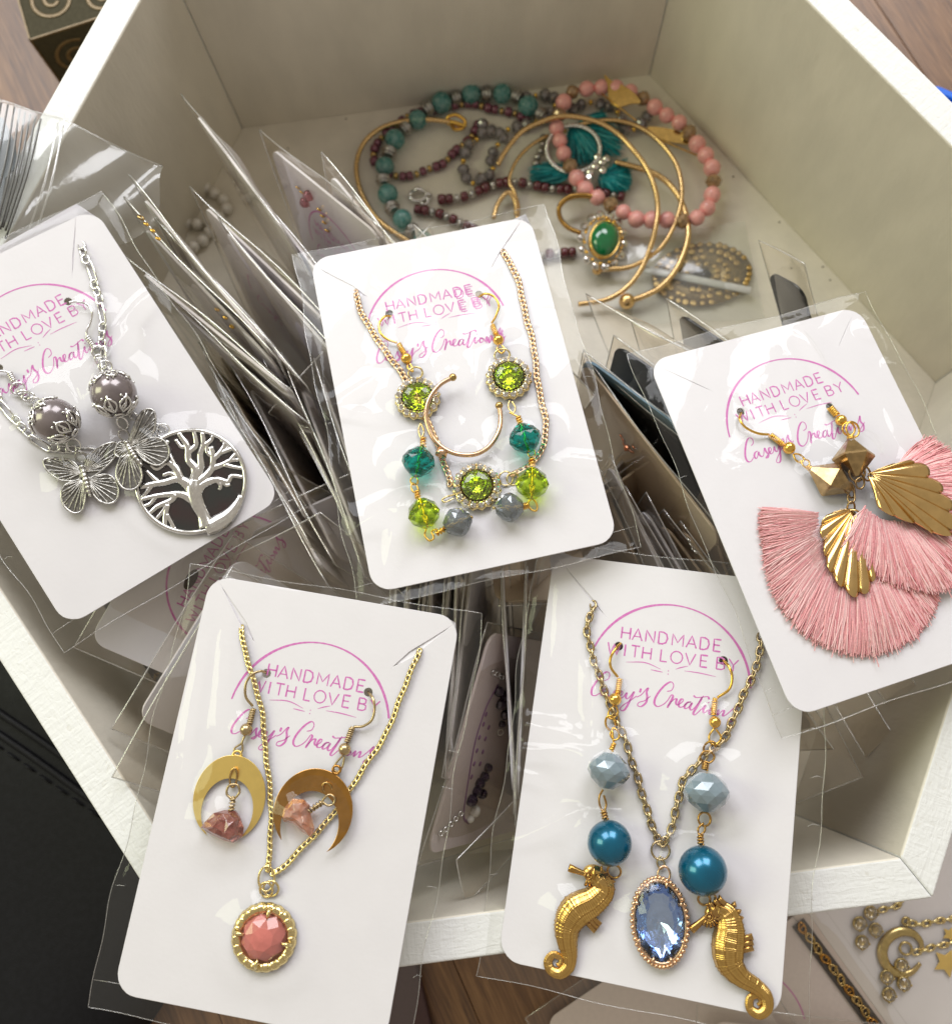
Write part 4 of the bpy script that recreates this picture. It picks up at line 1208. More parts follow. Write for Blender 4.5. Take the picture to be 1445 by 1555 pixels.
link2(e1, F, [(520, 1258), (514, 1285), (530, 1306), (548, 1296), (540, 1272), (560, 1262)], M_GOLD, .2)
wraps(e1, F, (556, 1280), (596, 1258), M_GOLD, R=.07, h=.28)
rondelle(e1, F, (638, 1236), 56, .92, ((580, 1265), (695, 1210)), M_SMOKE)
MB().ball(F.p(690, 1218, .3), .055, 10, 7).obj('end_ball', M_BRASS, e1)
e2 = thing('earring', 'green stone earring right of the open gold ring, with teal and lime beads', 'earring', F.M, tuple(F.p(833, 690)), 'green stone earrings')
hook(e2, F, [(716, 380), (742, 366), (776, 376), (795, 410), (784, 450), (768, 478)], (770, 484), (786, 522), (793, 542), 20, M_GOLD)
link2(e2, F, [(796, 560), (788, 578), (806, 592), (818, 578), (804, 560)], M_GOLD)
jump(e2, F, (808, 600), 28, 24, M_GOLD_P, .1, tilt=15)
flower(e2, F, (833, 692), 83, 54, M_GOLD_P)
link2(e2, F, [(836, 772), (832, 800), (850, 820), (858, 800), (845, 775)], M_GOLD_P, .14)
link2(e2, F, [(836, 818), (850, 826), (876, 838), (868, 850)], M_GOLD, .2)
wraps(e2, F, (868, 832), (878, 864), M_GOLD, R=.07, h=.3)
rondelle(e2, F, (894, 916), 60, .86, ((868, 840), (916, 990)), M_TEALG)
link2(e2, F, [(908, 960), (926, 958), (932, 978), (914, 986), (904, 970)], M_GOLD, .22)
wraps(e2, F, (920, 990), (924, 1034), M_GOLD, R=.08, h=.35)
rondelle(e2, F, (921, 1088), 64, .86, ((924, 1020), (922, 1160)), M_LIME, n=7)
link2(e2, F, [(924, 1146), (908, 1160), (916, 1186), (938, 1192), (940, 1168), (926, 1148)], M_GOLD, .2)
wraps(e2, F, (908, 1172), (884, 1178), M_GOLD, R=.08, h=.28)
rondelle(e2, F, (835, 1180), 56, .90, ((890, 1178), (778, 1184)), M_SMOKE)
MB().ball(F.p(776, 1182, .3), .05, 10, 7).obj('end_ball', M_BRASS, e2)
rg = thing('open_ring', 'open golden ring with two ball ends lying across the green earring', 'ring', F.M, tuple(F.p(665, 850)))
arc = [(620, 684), (572, 712), (533, 762), (518, 815), (526, 872), (556, 930), (605, 966), (660, 980), (715, 974), (762, 944), (795, 890), (802, 838), (796, 792)]
hs = [.45, .46, .46, .45, .42, .38, .34, .3, .26, .24, .22, .2, .2]
MB().tube(crom([F.p(a, b, h) for (a, b), h in zip(arc, hs)], 8), .068, 10).obj('band', M_GOLD_R, rg)
for (a, b), h in ((arc[0], .45), (arc[-1], .2)):
    MB().ball(F.p(a, b, h), .115, 16, 10).obj('ball_end', M_BRASS, rg)
A, B, d = seg_dir(F, (540, 955), (614, 990), .3)
C = A.lerp(B, .5)
mm = axis_matrix(C, (F.p(570, 1000) - F.p(585, 950)).normalized(), d)
MB().lathe([(.155, -.09), (.17, -.09), (.17, .09), (.155, .09), (.14, .06), (.14, -.06)], 24, mm).obj('bezel_cup', M_GOLD_R, rg)

# ================================================================== card 1: silver
F = F1
nk = thing('necklace', 'silver figaro chain necklace with round dark tree of life pendant', 'necklace', F.M, tuple(F.p(755, 1245)), 'necklaces on the cards')
chain(nk, [F.p(*a) for a in [(314, 310, -.04), (324, 335, .06), (345, 385, .1), (366, 430, .1), (376, 480, .1), (390, 540, .1), (402, 605, .1), (404, 660, .1), (406, 715, .1), (408, 760, .1), (420, 820, .1), (470, 930, .06), (560, 1010, .02), (640, 1040, .03)]], .25, .36, .27, .033, M_SILVER, (6, 28), every=4, seed=7)
chain(nk, [F.p(*a) for a in [(-60, 850, .1), (0, 925, .1), (30, 972, .1), (70, 1008, .1), (105, 1052, .1), (150, 1095, .08), (230, 1118, .08), (300, 1120, .04), (360, 1128, .02), (440, 1130, .02), (540, 1100, .02), (625, 1048, .03)]], .25, .36, .27, .033, M_SILVER, (6, 28), every=4, seed=8)
jump(nk, F, (640, 1046), 26, 26, M_SILVER, .1, tilt=10)
C = F.p(755, 1247, 0.0); k = F.k(755, 1247)
R = F.p(968, 1247).x - C.x
Ry_ = (F.p(755, 1042).y - C.y)
R = 212 * k
base = MB().lathe([(R, 0), (R, .05), (R * .97, .09), (R * .94, .08), (R * .7, .10), (R * .3, .115), (0.01, .12)], 72, Matrix.Translation(C)).obj('glass_base', M_TREEBASE, nk)
MB().ring(C + Vector((0, 0, .10)), R * .975, .07, None, 72, 8).obj('rim', M_SILVER, nk)
tr = [([(815, 1425), (800, 1380), (775, 1330), (762, 1275), (765, 1240)], [34, 26, 30, 32, 24]),
      ([(770, 1300), (742, 1262), (700, 1238), (650, 1250), (600, 1258), (552, 1268)], [26, 24, 16, 14, 12, 11]),
      ([(600, 1258), (575, 1290), (560, 1310)], [11, 9, 7]), ([(625, 1254), (592, 1222), (575, 1205)], [11, 9, 8]),
      ([(712, 1240), (690, 1195), (655, 1170), (618, 1195), (592, 1180)], [18, 16, 13, 11, 9]), ([(690, 1200), (668, 1150), (650, 1120), (660, 1085)], [14, 12, 10, 9]),
      ([(762, 1262), (768, 1200), (742, 1162), (738, 1110), (715, 1075), (700, 1052)], [26, 18, 15, 13, 11, 10]), ([(742, 1130), (770, 1105), (768, 1070), (760, 1046)], [13, 11, 9, 8]),
      ([(765, 1240), (790, 1190), (788, 1140), (800, 1095), (795, 1052)], [20, 15, 13, 11, 9]), ([(792, 1110), (830, 1085), (838, 1056)], [11, 9, 8]),
      ([(770, 1260), (810, 1225), (835, 1190), (838, 1145), (830, 1110)], [22, 16, 14, 12, 10]), ([(838, 1160), (868, 1130), (885, 1095), (880, 1068)], [12, 10, 9, 8]), ([(865, 1135), (905, 1120), (925, 1110)], [10, 9, 8]),
      ([(832, 1195), (872, 1182), (905, 1165), (945, 1160)], [14, 11, 9, 8]), ([(880, 1180), (920, 1190), (955, 1195)], [10, 8, 8]),
      ([(775, 1285), (800, 1258), (850, 1240), (895, 1248), (912, 1225), (955, 1230)], [24, 18, 14, 11, 9, 8]), ([(870, 1242), (890, 1262), (905, 1258)], [9, 7, 6]),
      ([(770, 1330), (720, 1300), (670, 1298), (610, 1305), (552, 1318)], [20, 16, 12, 10, 8]), ([(690, 1298), (672, 1322), (620, 1345), (585, 1375)], [14, 12, 10, 8]),
      ([(665, 1328), (640, 1365), (610, 1400)], [10, 9, 7]), ([(660, 1335), (650, 1385), (650, 1430)], [11, 10, 8]), ([(655, 1375), (672, 1405), (690, 1440)], [9, 8, 8]),
      ([(700, 1238), (672, 1215), (640, 1222)], [11, 9, 8]), ([(655, 1172), (628, 1150), (612, 1160)], [10, 8, 7]), ([(735, 1110), (712, 1110), (690, 1080)], [10, 8, 7]), ([(850, 1240), (868, 1262), (862, 1280)], [9, 8, 6]), ([(905, 1165), (925, 1140), (940, 1130)], [9, 8, 7]), ([(868, 1130), (890, 1125), (905, 1090)], [9, 8, 7]), ([(615, 1304), (590, 1335), (565, 1345)], [9, 8, 7]), ([(835, 1150), (815, 1130), (815, 1095)], [10, 8, 7]),
      ([(812, 1440), (860, 1410), (915, 1372), (955, 1300)], [30, 34, 24, 12])]
tre = MB()
for pts, rd in tr:
    q = crom([F.p(a, b, .125) for a, b in pts], 6)
    for v in q:
        d = Vector((v.x - C.x, v.y - C.y, 0))
        if d.length > R * .95: d *= R * .95 / d.length; v.x, v.y = C.x + d.x, C.y + d.y
    rr = crom([Vector((r_ * k * .78, 0, 0)) for r_ in rd], 6)
    tre.tube(q, [v.x * 1.3 for v in rr], 8, flat=.4, up=(0, 0, 1))
tre.obj('silver_tree', M_SILVER, nk)
def bead_cap(root, F, c, r, mat_b, axis, seed):
    k = F.k(*c); R = r * k; C = F.p(*c, R)
    MB().ball(C, R * .94, 28, 18).obj('pearl', mat_b, root)
    A, B, d = seg_dir(F, axis[0], axis[1])
    M = axis_matrix(C, d, (0, 0, 1))
    for sgn in (1, -1):
        mb = MB()
        for i in range(7):
            a0 = 2 * PI * i / 7 + (0.2 if sgn > 0 else .6)
            def sp(th, ph): return M @ (Vector((math.sin(th) * math.cos(ph), math.sin(th) * math.sin(ph), sgn * math.cos(th))) * R * .98)
            w_ = .40
            lo = [sp(.35 + t * .75, a0 + w_ * math.sin(PI * t) * .9) for t in [j / 10 for j in range(11)]]
            hi = [sp(.35 + t * .75, a0 - w_ * math.sin(PI * t) * .9) for t in [j / 10 for j in range(11)]]
            mb.tube(lo + hi[::-1], .036, 5)
            mb.tube([sp(.3, a0), sp(.7, a0), sp(1.22, a0)], [.03, .045, .025], 5)
            mb.tube(crom([sp(.55, a0), sp(.62, a0 + .2), sp(.75, a0 + .1), sp(.7, a0 - .08)], 4), .025, 5)
            mb.ball(sp(1.15, a0 + .25), .045, 6, 4)
        mb.ring(M @ Vector((0, 0, sgn * R * .97)), .12, .04, M.to_3x3().to_4x4(), 14, 6)
        mb.obj('filigree_cap', M_SILVER, root)
def butterfly(root, F, body, wings, mat):
    for nm, base, poly in wings:
        P = resample(crom(F.P(poly, 0), 8, closed=True), n=60, closed=True)
        bs = F.p(*base)
        cx = sum(q.x for q in P) / len(P); cy = sum(q.y for q in P) / len(P)
        mb = MB().plate([[(q.x, q.y) for q in P]], .06, .10)
        bevel(mb.obj(nm, M_SILVER_D, root), .012, 1)
        v = MB()
        v.tube([(q.x, q.y, .105) for q in P], .034, 6, closed=True)
        far = sorted(P, key=lambda q: -(q - Vector((bs.x, bs.y, 0))).length)
        n = len(P)
        dist = [(q - Vector((bs.x, bs.y, 0))).length for q in P]
        i0 = dist.index(min(dist))
        for j in range(1, 10):
            q = P[(i0 + int(n * (0.14 + .72 * j / 10))) % n]
            mid = Vector((bs.x, bs.y, 0)).lerp(q, .5)
            v.tube(crom([(bs.x, bs.y, .12), (mid.x, mid.y, .125), (q.x, q.y, .105)], 5), [.022] * 4 + [.026] * 4 + [.02] * 3, 5)
        for j in (2, 4, 6, 8):
            q = P[(i0 + int(n * (0.14 + .72 * j / 10))) % n]; q2 = P[(i0 + int(n * (0.14 + .72 * (j + .5) / 10))) % n]
            m1 = Vector((bs.x, bs.y, .12)).lerp(q, .55)
            v.tube([m1, Vector((q2.x, q2.y, .105))], .018, 5)
        v.obj('wing_veins', M_SILVER_A, root)
    pts = [F.p(a, b, .15) for a, b in body]
    q = crom(pts, 10); n = len(q)
    MB().tube(q, [(.045 + .045 * math.sin(PI * min(1, (i + 3) / n)) ) * (1 + .12 * math.sin(i * 1.6)) for i in range(n)], 10).obj('body', M_SILVER_A, root)
    MB().ball(pts[0], .085, 10, 7).obj('head', M_SILVER_A, root)
e1 = thing('earring', 'silver butterfly earring at the far left, grey pearl in a filigree cage', 'earring', F.M, tuple(F.p(215, 1005)), 'butterfly earrings')
link2(e1, F, [(-50, 840), (-20, 815), (10, 812), (36, 818)], M_SILVER, .12, .034, 'ear_wire')
wraps(e1, F, (36, 818), (58, 856), M_SILVER, R=.075, turns=5, h=.12)
jump(e1, F, (70, 880), 26, 22, M_SILVER, .12, tilt=20)
for c, tl in (((92, 902), 60), ((112, 914), 10), ((134, 930), 55)):
    jump(e1, F, c, 24, 18, M_SILVER, .14, tilt=tl, az=-30, name='chain_link')
bead_cap(e1, F, (216, 1006), 92, M_PEARL_G, ((130, 960), (300, 1060)), 1)
jump(e1, F, (290, 1105), 24, 28, M_SILVER, .2, tilt=25)
jump(e1, F, (318, 1150), 18, 24, M_SILVER_A, .15, tilt=30)
F1a = Frame(F1.M @ Matrix.Translation((0, 0, .09)), F1.zoom)
e1b = bpy.data.objects.new('butterfly_charm', None); COL.objects.link(e1b); e1b.parent = e1
e1b.matrix_local = Matrix.Translation(-Vector(e1['_a'])) @ Matrix.Translation((0, 0, .09))
butterfly(e1b, F1a, [(322, 1190), (334, 1230), (345, 1270), (356, 1308)],
          [('wing', (328, 1215), [(320, 1212), (290, 1172), (240, 1160), (180, 1163), (184, 1196), (212, 1226), (250, 1246), (312, 1244)]),
           ('wing', (340, 1212), [(336, 1208), (358, 1150), (400, 1112), (452, 1096), (464, 1110), (456, 1152), (420, 1192), (360, 1236)]),
           ('wing', (332, 1245), [(318, 1246), (268, 1260), (246, 1290), (255, 1342), (290, 1372), (326, 1364), (340, 1312), (338, 1262)]),
           ('wing', (348, 1245), [(352, 1246), (400, 1224), (442, 1230), (470, 1275), (462, 1320), (430, 1337), (390, 1322), (364, 1286)])], M_SILVER_A)
e2 = thing('earring', 'silver butterfly earring overlapping the round tree pendant', 'earring', F.M, tuple(F.p(445, 900)), 'butterfly earrings')
link2(e2, F, [(272, 542), (300, 538), (340, 548), (362, 578), (356, 620), (342, 650), (342, 676)], M_SILVER, .14, .034, 'ear_wire')
wraps(e2, F, (342, 676), (374, 724), M_SILVER, R=.075, turns=6, h=.14)
jump(e2, F, (388, 738), 24, 24, M_SILVER, .14, tilt=20); jump(e2, F, (400, 775), 20, 30, M_SILVER, .16, tilt=30, az=10); jump(e2, F, (415, 795), 24, 24, M_SILVER, .2, tilt=15)
bead_cap(e2, F, (447, 902), 92, M_PEARL_G, ((420, 800), (470, 1000)), 2)
jump(e2, F, (482, 1018), 18, 26, M_SILVER, .22, tilt=30); jump(e2, F, (488, 1065), 18, 24, M_SILVER_A, .25, tilt=30)
S2 = [('wing', (515, 1112), [(512, 1106), (532, 1030), (562, 976), (596, 966), (613, 990), (610, 1042), (584, 1084), (536, 1112)]),
      ('wing', (530, 1122), [(540, 1112), (590, 1080), (640, 1085), (667, 1120), (661, 1160), (620, 1187), (560, 1158)]),
      ('wing', (510, 1140), [(520, 1132), (486, 1146), (465, 1190), (463, 1236), (490, 1277), (538, 1276), (562, 1228), (544, 1170)]),
      ('wing', (505, 1118), [(512, 1118), (500, 1098), (478, 1094), (462, 1112), (456, 1142), (478, 1156), (502, 1142)])]
F1b = Frame(F1.M @ Matrix.Translation((0, 0, .18)), F1.zoom)
e2b = bpy.data.objects.new('butterfly_charm', None); COL.objects.link(e2b); e2b.parent = e2
e2b.matrix_local = Matrix.Translation(-Vector(e2['_a'])) @ Matrix.Translation((0, 0, .18))
butterfly(e2b, F1b, [(498, 1094), (514, 1124), (532, 1152), (560, 1186)], S2, M_SILVER_A)

# ================================================================== card 3: pink tassels
F = F3
def shell(root, F, apex, poly, h, rid=9, dome=.12):
    A = F.p(*apex, h)
    P = resample(crom(F.P(poly, 0), 8), n=11)
    P = resample(crom(P, 20), n=143)
    P = [A.lerp(Vector((q.x, q.y, h)), .95 + .075 * abs(math.sin(PI * i / (len(P) - 1) * rid)) ** .7) for i, q in enumerate(P)]
    K = 12
    vs = []; fs = []
    n = len(P)
    for s in range(K + 1):
        t = .06 + .94 * s / K
        for i, q in enumerate(P):
            v = A.lerp(Vector((q.x, q.y, h)), t)
            u = i / (n - 1) * rid
            v.z = h + dome * math.sin(PI * (.15 + .6 * t)) + (.03 + .075 * t) * (abs(math.sin(PI * u)) ** .85) - .06 + .06 * math.sin(PI * i / (n - 1))
            vs.append(v)
    for s in range(K):
        for i in range(n - 1):
            a = s * n + i
            fs.append((a, a + 1, a + n + 1, a + n))
    o = MB().add(vs, fs).obj('gold_shell', M_SHELL, root)
    so = o.modifiers.new('solid', 'SOLIDIFY'); so.thickness = .035; so.offset = 0
    return o
M_SHELL = pbr('polished_brass_shell', (0.83, 0.57, 0.24), 1, 0.16, var=0.15, scale=3)
def tassel(root, F, apex, rim, inner, h, n, seed, layers=3, rimz=.05):
    """threads from inside the shell out to the trimmed edge."""
    rnd = random.Random(seed)
    A = F.p(*apex, h)
    P = resample(crom(F.P(rim, 0), 10), n=n)
    mb = MB(); mi = []
    for ly in range(layers):
        for i, q in enumerate(P):
            j = min(n, max(0, i + rnd.gauss(0, 4)))
            q = P[int(j)]
            q = A.lerp(Vector((q.x, q.y, h)), rnd.gauss(1.0, .014) + (rnd.uniform(.01, .06) if rnd.random() < .04 else 0))
            s = A.lerp(q, inner * rnd.uniform(.9, 1.05))
            side = Vector((-(q - s).y, (q - s).x, 0)).normalized()
            z0 = h + .05 + ly * .03; z1 = rimz + ly * .035 + rnd.uniform(-.02, .03)
            b1, b2 = rnd.gauss(0, .07), rnd.gauss(0, .09)
            pts = []
            for t in (0, .3, .6, .85, 1):
                v = s.lerp(q, t) + side * (b1 * math.sin(PI * t) + b2 * t * t)
                v.z = z0 + (z1 - z0) * t + .05 * math.sin(PI * t)
                pts.append(v)
            n0 = len(mb.f)
            mb.tube(pts, [.016, .0175, .0175, .017, .014], 3, caps=False)
            c_ = rnd.choice((0, 0, 0, 1, 1, 2)); mi += [c_] * (len(mb.f) - n0)
    o = mb.obj('tassel_fringe', M_PINK_T, root); o['kind'] = 'stuff'
    o.data.materials.append(M_PINK_L); o.data.materials.append(M_PINK_D)
    o.data.polygons.foreach_set('material_index', mi)
    return o
def bicone(root, F, c, L, R, axis, h, n=6):
    k = F.k(*c); C = F.p(*c, h)
    A, B, d = seg_dir(F, axis[0], axis[1])
    M = axis_matrix(C, d, Vector((0.25, 0.1, 1)))
    return MB().gem(M, [(.16 * R * k, -L * k, 0), (R * k, -.05 * L * k, 0), (R * k, .05 * L * k, 0), (.16 * R * k, L * k, 0)], n).obj('bicone_bead', M_BICONE, root)
M_BICONE = pbr('brushed_bronze', (0.52, 0.36, 0.17), 1, 0.24, var=0.3, scale=5)
e1 = thing('earring', 'pink fan tassel earring lower on the card, fanned to the lower left', 'earring', F.M, tuple(F.p(735, 665)), 'pink tassel earrings')
hook(e1, F, [(430, 432), (424, 455), (445, 485), (488, 506), (528, 510)], (532, 512), (576, 545), (598, 558), 21, M_GOLD, cr=12)
link2(e1, F, [(612, 578), (622, 600), (642, 610), (650, 594), (634, 580), (616, 578)], M_GOLD, .16)
link2(e1, F, [(640, 600), (650, 622), (668, 624), (668, 604), (650, 596)], M_GOLD, .2)
wraps(e1, F, (662, 620), (680, 638), M_GOLD, R=.07, h=.25)
bicone(e1, F, (745, 668), 74, 62, ((680, 635), (812, 704)), .30)
jump(e1, F, (814, 706), 15, 28, M_BICONE, .24, tilt=30, az=10)
link2(e1, F, [(820, 700), (804, 724), (812, 752), (828, 742), (828, 716), (818, 700)], M_BICONE, .22, .03)
jump(e1, F, (816, 768), 14, 22, M_BICONE, .2, tilt=40)
tassel(e1, F, (815, 800), [(505, 778), (492, 800), (496, 860), (506, 930), (520, 1000), (540, 1062), (572, 1125), (640, 1202), (700, 1246), (770, 1274), (850, 1287), (930, 1276), (1000, 1244), (1060, 1195), (1100, 1130), (1112, 1085)], .42, .10, 620, 1)
shell(e1, F, (822, 775), [(845, 800), (800, 786), (716, 806), (682, 822), (690, 850), (674, 880), (702, 902), (692, 945), (733, 968), (726, 1008), (762, 1032), (768, 1072), (808, 1092), (846, 1072), (852, 1056), (886, 1046), (882, 1008), (868, 930)], .18, rid=11)
e2 = thing('earring', 'pink fan tassel earring higher on the card, over its pair and past the right edge', 'earring', F.M, tuple(F.p(825, 590)), 'pink tassel earrings')
wraps(e2, F, (742, 414), (766, 442), M_GOLD, R=.085, turns=5, h=.14)
MB().ball(F.p(781, 460, .18), .165, 16, 10).obj('ball', M_GOLD, e2)
jump(e2, F, (808, 490), 22, 22, M_GOLD, .2, tilt=15); jump(e2, F, (822, 492), 22, 26, M_GOLD, .26, tilt=10)
wraps(e2, F, (815, 516), (816, 534), M_GOLD, R=.09, h=.35)
bicone(e2, F, (825, 592), 66, 66, ((814, 530), (834, 652)), .42)
jump(e2, F, (838, 645), 28, 28, M_BICONE, .42, tilt=20); jump(e2, F, (848, 682), 16, 18, M_BICONE, .36, tilt=25); jump(e2, F, (870, 648), 16, 26, M_BICONE, .38, tilt=30, az=20)
tassel(e2, F, (895, 690), [(1062, 548), (1085, 540), (1120, 565), (1165, 605), (1205, 660), (1238, 740), (1250, 830), (1238, 920), (1200, 1000), (1150, 1060), (1090, 1066), (1010, 1062), (930, 1035), (850, 985), (785, 935), (788, 905)], .40, .30, 620, 2, rimz=.24)
shell(e2, F, (872, 652), [(885, 655), (950, 634), (1008, 628), (1030, 650), (1058, 664), (1066, 706), (1100, 728), (1106, 766), (1130, 795), (1147, 850), (1132, 882), (1090, 886), (1050, 880), (1020, 852), (985, 854), (950, 830), (915, 818), (880, 790), (880, 720)], .46, rid=11)
# ------------------------------------------------------------------ sleeved cards standing in the box
def lens_sheets(t, w_, h_, th, seed, mat):
    rnd = random.Random(seed)
    ph = [rnd.uniform(0, 6) for _ in range(5)]
    a, b = 16, 24
    for sg, nm in ((1, 'front_sheet'), (-1, 'back_sheet')):
        vs = []; fs = []
        for j in range(b + 1):
            for i in range(a + 1):
                u, v = i / a, [0, .003, .008, .016, .028][j] if j < 5 else .028 + .972 * (j - 4) / (b - 4)
                x, y = w_ * u, -h_ * v
                e = (math.sin(PI * min(1, max(0, u)))) ** .55
                z = sg * th * e * (min(1, v * h_ / .30) ** .5) * (.75 + .25 * min(1, v * 2)) + .05 * e * math.sin(2.2 * x + ph[0] + sg) * math.sin(.8 * y + ph[1]) + .10 * math.sin(.5 * y + ph[2]) * (v) + .06 * math.sin(.9 * x + ph[3])
                vs.append((x, y, z))
        for j in range(b):
            for i in range(a):
                k = j * (a + 1) + i
                fs.append((k, k + 1, k + a + 2, k + a + 1))
        MB().add(vs, fs).obj(nm, mat, t)
    def z0(x, v): return .10 * math.sin(.5 * -h_ * v + ph[2]) * v + .06 * math.sin(.9 * x + ph[3])
    P = [(0, -h_ * (1 - i / 30), z0(0, 1 - i / 30)) for i in range(31)] + [(w_ * i / 16, 0, z0(w_ * i / 16, 0)) for i in range(1, 17)] + [(w_, -h_ * i / 30, z0(w_, i / 30)) for i in range(1, 31)]
    MB().tube(P, .026, 4).obj('seam', M_SEAM_P, t)
    return z0
PACKS = []
def pack(desc, tip, low, al, card=None, seed=1, stamp_on=False, th=.16, w_=7.7, h_=11.5, cmat=None, margin=(.45, .5), ch=10.5, cw=6.8, sleeve_mat=None, group='sleeved cards standing in the box', bent=0):
    tip, low, al = list(tip), list(low), list(al)
    for it in range(60):
        T, L, A = W(*tip), W(*low), W(*al)
        y = (T - L).normalized()
        x = (A - T); x = (x - y * x.dot(y)).normalized()
        z = x.cross(y)
        hh = h_
        if y.z > .05: hh = min(h_, (T.z - ZF - .1) / y.z)
        bad = 0; out = 0
        for i in range(7):
            for j in range(9):
                p = T + x * (w_ * i / 6) - y * (hh * j / 8)
                for Fc in (F1, F2, F3, F4, F5):
                    q = Fc.I @ p
                    if abs(q.x) < 4.2 and -5.9 < q.y < 5.75 and -.32 < q.z < 5: bad += 1
                if p.z < .2:
                    for k in range(6):
                        a = math.radians(-90 + 60 * k)
                        if p.x * math.cos(a) + p.y * math.sin(a) > AP - T_ - .1: out += 1
        if not bad and not out: break
        if bad:
            al[2] -= .15; tip[2] -= .15; low[2] = max(low[2] - .1, ZF + .3)
        if out and w_ > 2.0:
            w_ -= .25; cw -= .25
        elif out and h_ > 4: h_ -= .5
    if bad or out: print('PACK', desc, 'card hits', bad, 'wall hits', out)
    h_ = hh
    if 0: print('TIP', desc[:40], [round(v, 1) for v in (tip[2], w_, h_, x.z, y.z, (z.dot((CAM - T).normalized())))])
    M = Matrix.Identity(4)
    for i in range(3):
        M[i][0], M[i][1], M[i][2], M[i][3] = x[i], y[i], z[i], T[i]
    F = Frame(M)
    t = thing('plastic_sleeve', ('clear sleeve around the ' + desc) if card is not False else 'clear ' + desc, 'sleeve', M, (w_ / 2, -h_, 0), group)
    lens_sheets(t, w_, h_, th, seed, sleeve_mat or M_FILM_S)
    c = None
    if card is not False:
        c = thing('backing_card', desc, 'card', M, (w_ / 2, -h_ + .3, 0), 'backing cards standing in the box')
        m0, m1 = margin
        chh = min(ch, h_ - m1 - .2)
        bevel(MB().plate([rrect(m0, -m1 - chh, m0 + cw, -m1, .5)], -.045, .045).obj('card_sheet', cmat or M_CARD, c), .01, 1, 60)
        if stamp_on:
            sgn = 1 if F.o.z > 0 else -1
            mb = MB()
            if sgn > 0:
                Tt = lambda X, Y: (m0 + cw / 2 + X, -m1 - 3.3 + Y)
                stamp_letters(mb, Tt)
                n = 60
                mb.ribbon([Vector((*Tt(2.14 * math.cos(PI * i / n), 2.14 * math.sin(PI * i / n)), .0)) for i in range(n + 1)], .06)
                mb.v = [(v[0], v[1], .05) for v in mb.v]
            else:
                Tt = lambda X, Y: (m0 + cw / 2 - X, -m1 - 3.3 + Y)
                stamp_letters(mb, Tt)
                n = 60
                mb.ribbon([Vector((*Tt(2.14 * math.cos(PI * i / n), 2.14 * math.sin(PI * i / n)), .0)) for i in range(n + 1)], .06)
                mb.v = [(v[0], v[1], -.05) for v in mb.v]
            mb.obj('stamp_print', M_INK, c)
    PACKS.append((F, c))
    return F, c
def trinket(F, label, cat, pts, mat, r=.1, name='earring', linkmat=None, side=1, kind='bead'):
    """small strung piece fixed to a standing card: beads along traced pixel points."""
    sgn = 1 if F.o.z > 0 else -1
    P = [F.px(px, py, .12 * sgn) for px, py, *_ in pts]
    t = thing(name, label, cat, F.M, tuple(P[0]), 'small pieces on standing cards')
    for q, p in zip(pts, P):
        rr = q[2] if len(q) > 2 else r
        M_ = (q[3] if len(q) > 3 else mat)
        if rr >= .25: MB().ring(p, rr, .05, None, 18, 6).obj('hoop', M_, t)
        elif rr <= .1: MB().ring(p, rr, .028, Matrix.Rotation(.6, 4, 'X'), 12, 5).obj('loop', M_, t)
        else: MB().ball(p, rr, 9, 6, smooth=False).obj('bead', M_, t)
    return t

# back left fan, from the tallest
FB = pack('tallest card with bright white edge at back left', (277, 141, 0.5), (392, 335, -6), (500, 462, -0.5), seed=1, th=.2)
Fp, _ = pack('leaning card that carries the pink glass bead', (395, 196, 0.3), (462, 395, -6), (522, 372, -0.5), seed=2, stamp_on=True)
trinket(Fp, 'pink glass bead earring on the standing card near the box centre', 'earring', [(452, 285, .07, M_GOLD), (458, 292, .08, M_GOLD), (468, 297, .2, M_PINKG), (463, 307, .2, M_PINKG), (484, 318, .07, M_GOLD), (489, 328, .07, M_GOLD), (492, 338, .07, M_GOLD), (496, 350, .07, M_GOLD)], M_PINKG)
pack('card with pale blue sheen above the centre card corner', (487, 231, 0.2), (516, 396, -6), (575, 365, -0.6), seed=3)
pack('short card tucked behind the centre card top left', (536, 289, 0), (552, 430, -6), (612, 400, -0.7), seed=4, margin=(.3, 1.6))
pack('small sleeve behind the centre card, nearest the teal bead', (628, 342, -.2), (640, 420, -5.0), (690, 400, -.4), False, seed=5)
pack('small peaked sleeve behind the middle of the centre card top', (654, 344, -.2), (690, 430, -5.0), (604, 402, -.4), False, seed=6)
Fp, _ = pack('leaning card with pink stamp and gold hoop charm', (289, 282, 0.4), (368, 452, -6), (500, 527, -0.6), seed=7, stamp_on=True, th=.26, cmat=M_CARD)
trinket(Fp, 'gold hoop charm on the standing card left of the centre card', 'earring', [(402, 420, .08, M_GOLD), (404, 428, .3, M_GOLD), (412, 436, .14, M_BRASS)], M_GOLD)
Fp, _ = pack('leaning card with pale face beside the tiny gold loops', (194, 266, 0.3), (290, 430, -6), (425, 555, -0.4), seed=8, th=.15)
Fp, _ = pack('leaning card with olive sheen and tiny gold loops', (186, 300, 0), (283, 455, -6), (400, 535, -0.5), seed=9, cmat=M_CARD, margin=(.5, .9))
trinket(Fp, 'tiny gold loops on the standing card behind the butterfly card', 'earring', [(214, 330, .1, M_BRASS), (222, 340, .07, M_GOLD), (232, 350, .07, M_GOLD), (240, 362, .07, M_GOLD), (330, 470, .07, M_GOLD), (342, 482, .07, M_GOLD), (352, 496, .07, M_GOLD)], M_GOLD)
pack('leaning card with thick white edges touching the butterfly card', (188, 384, -0.2), (290, 530, -6), (410, 580, -0.6), seed=10, cmat=M_CARD, th=.22)
pack('pale card with long white edge right of the butterflies', (352, 555, -0.8), (440, 640, -6), (540, 890, -1), seed=11, cmat=M_CARD, margin=(.35, .9), th=.14)
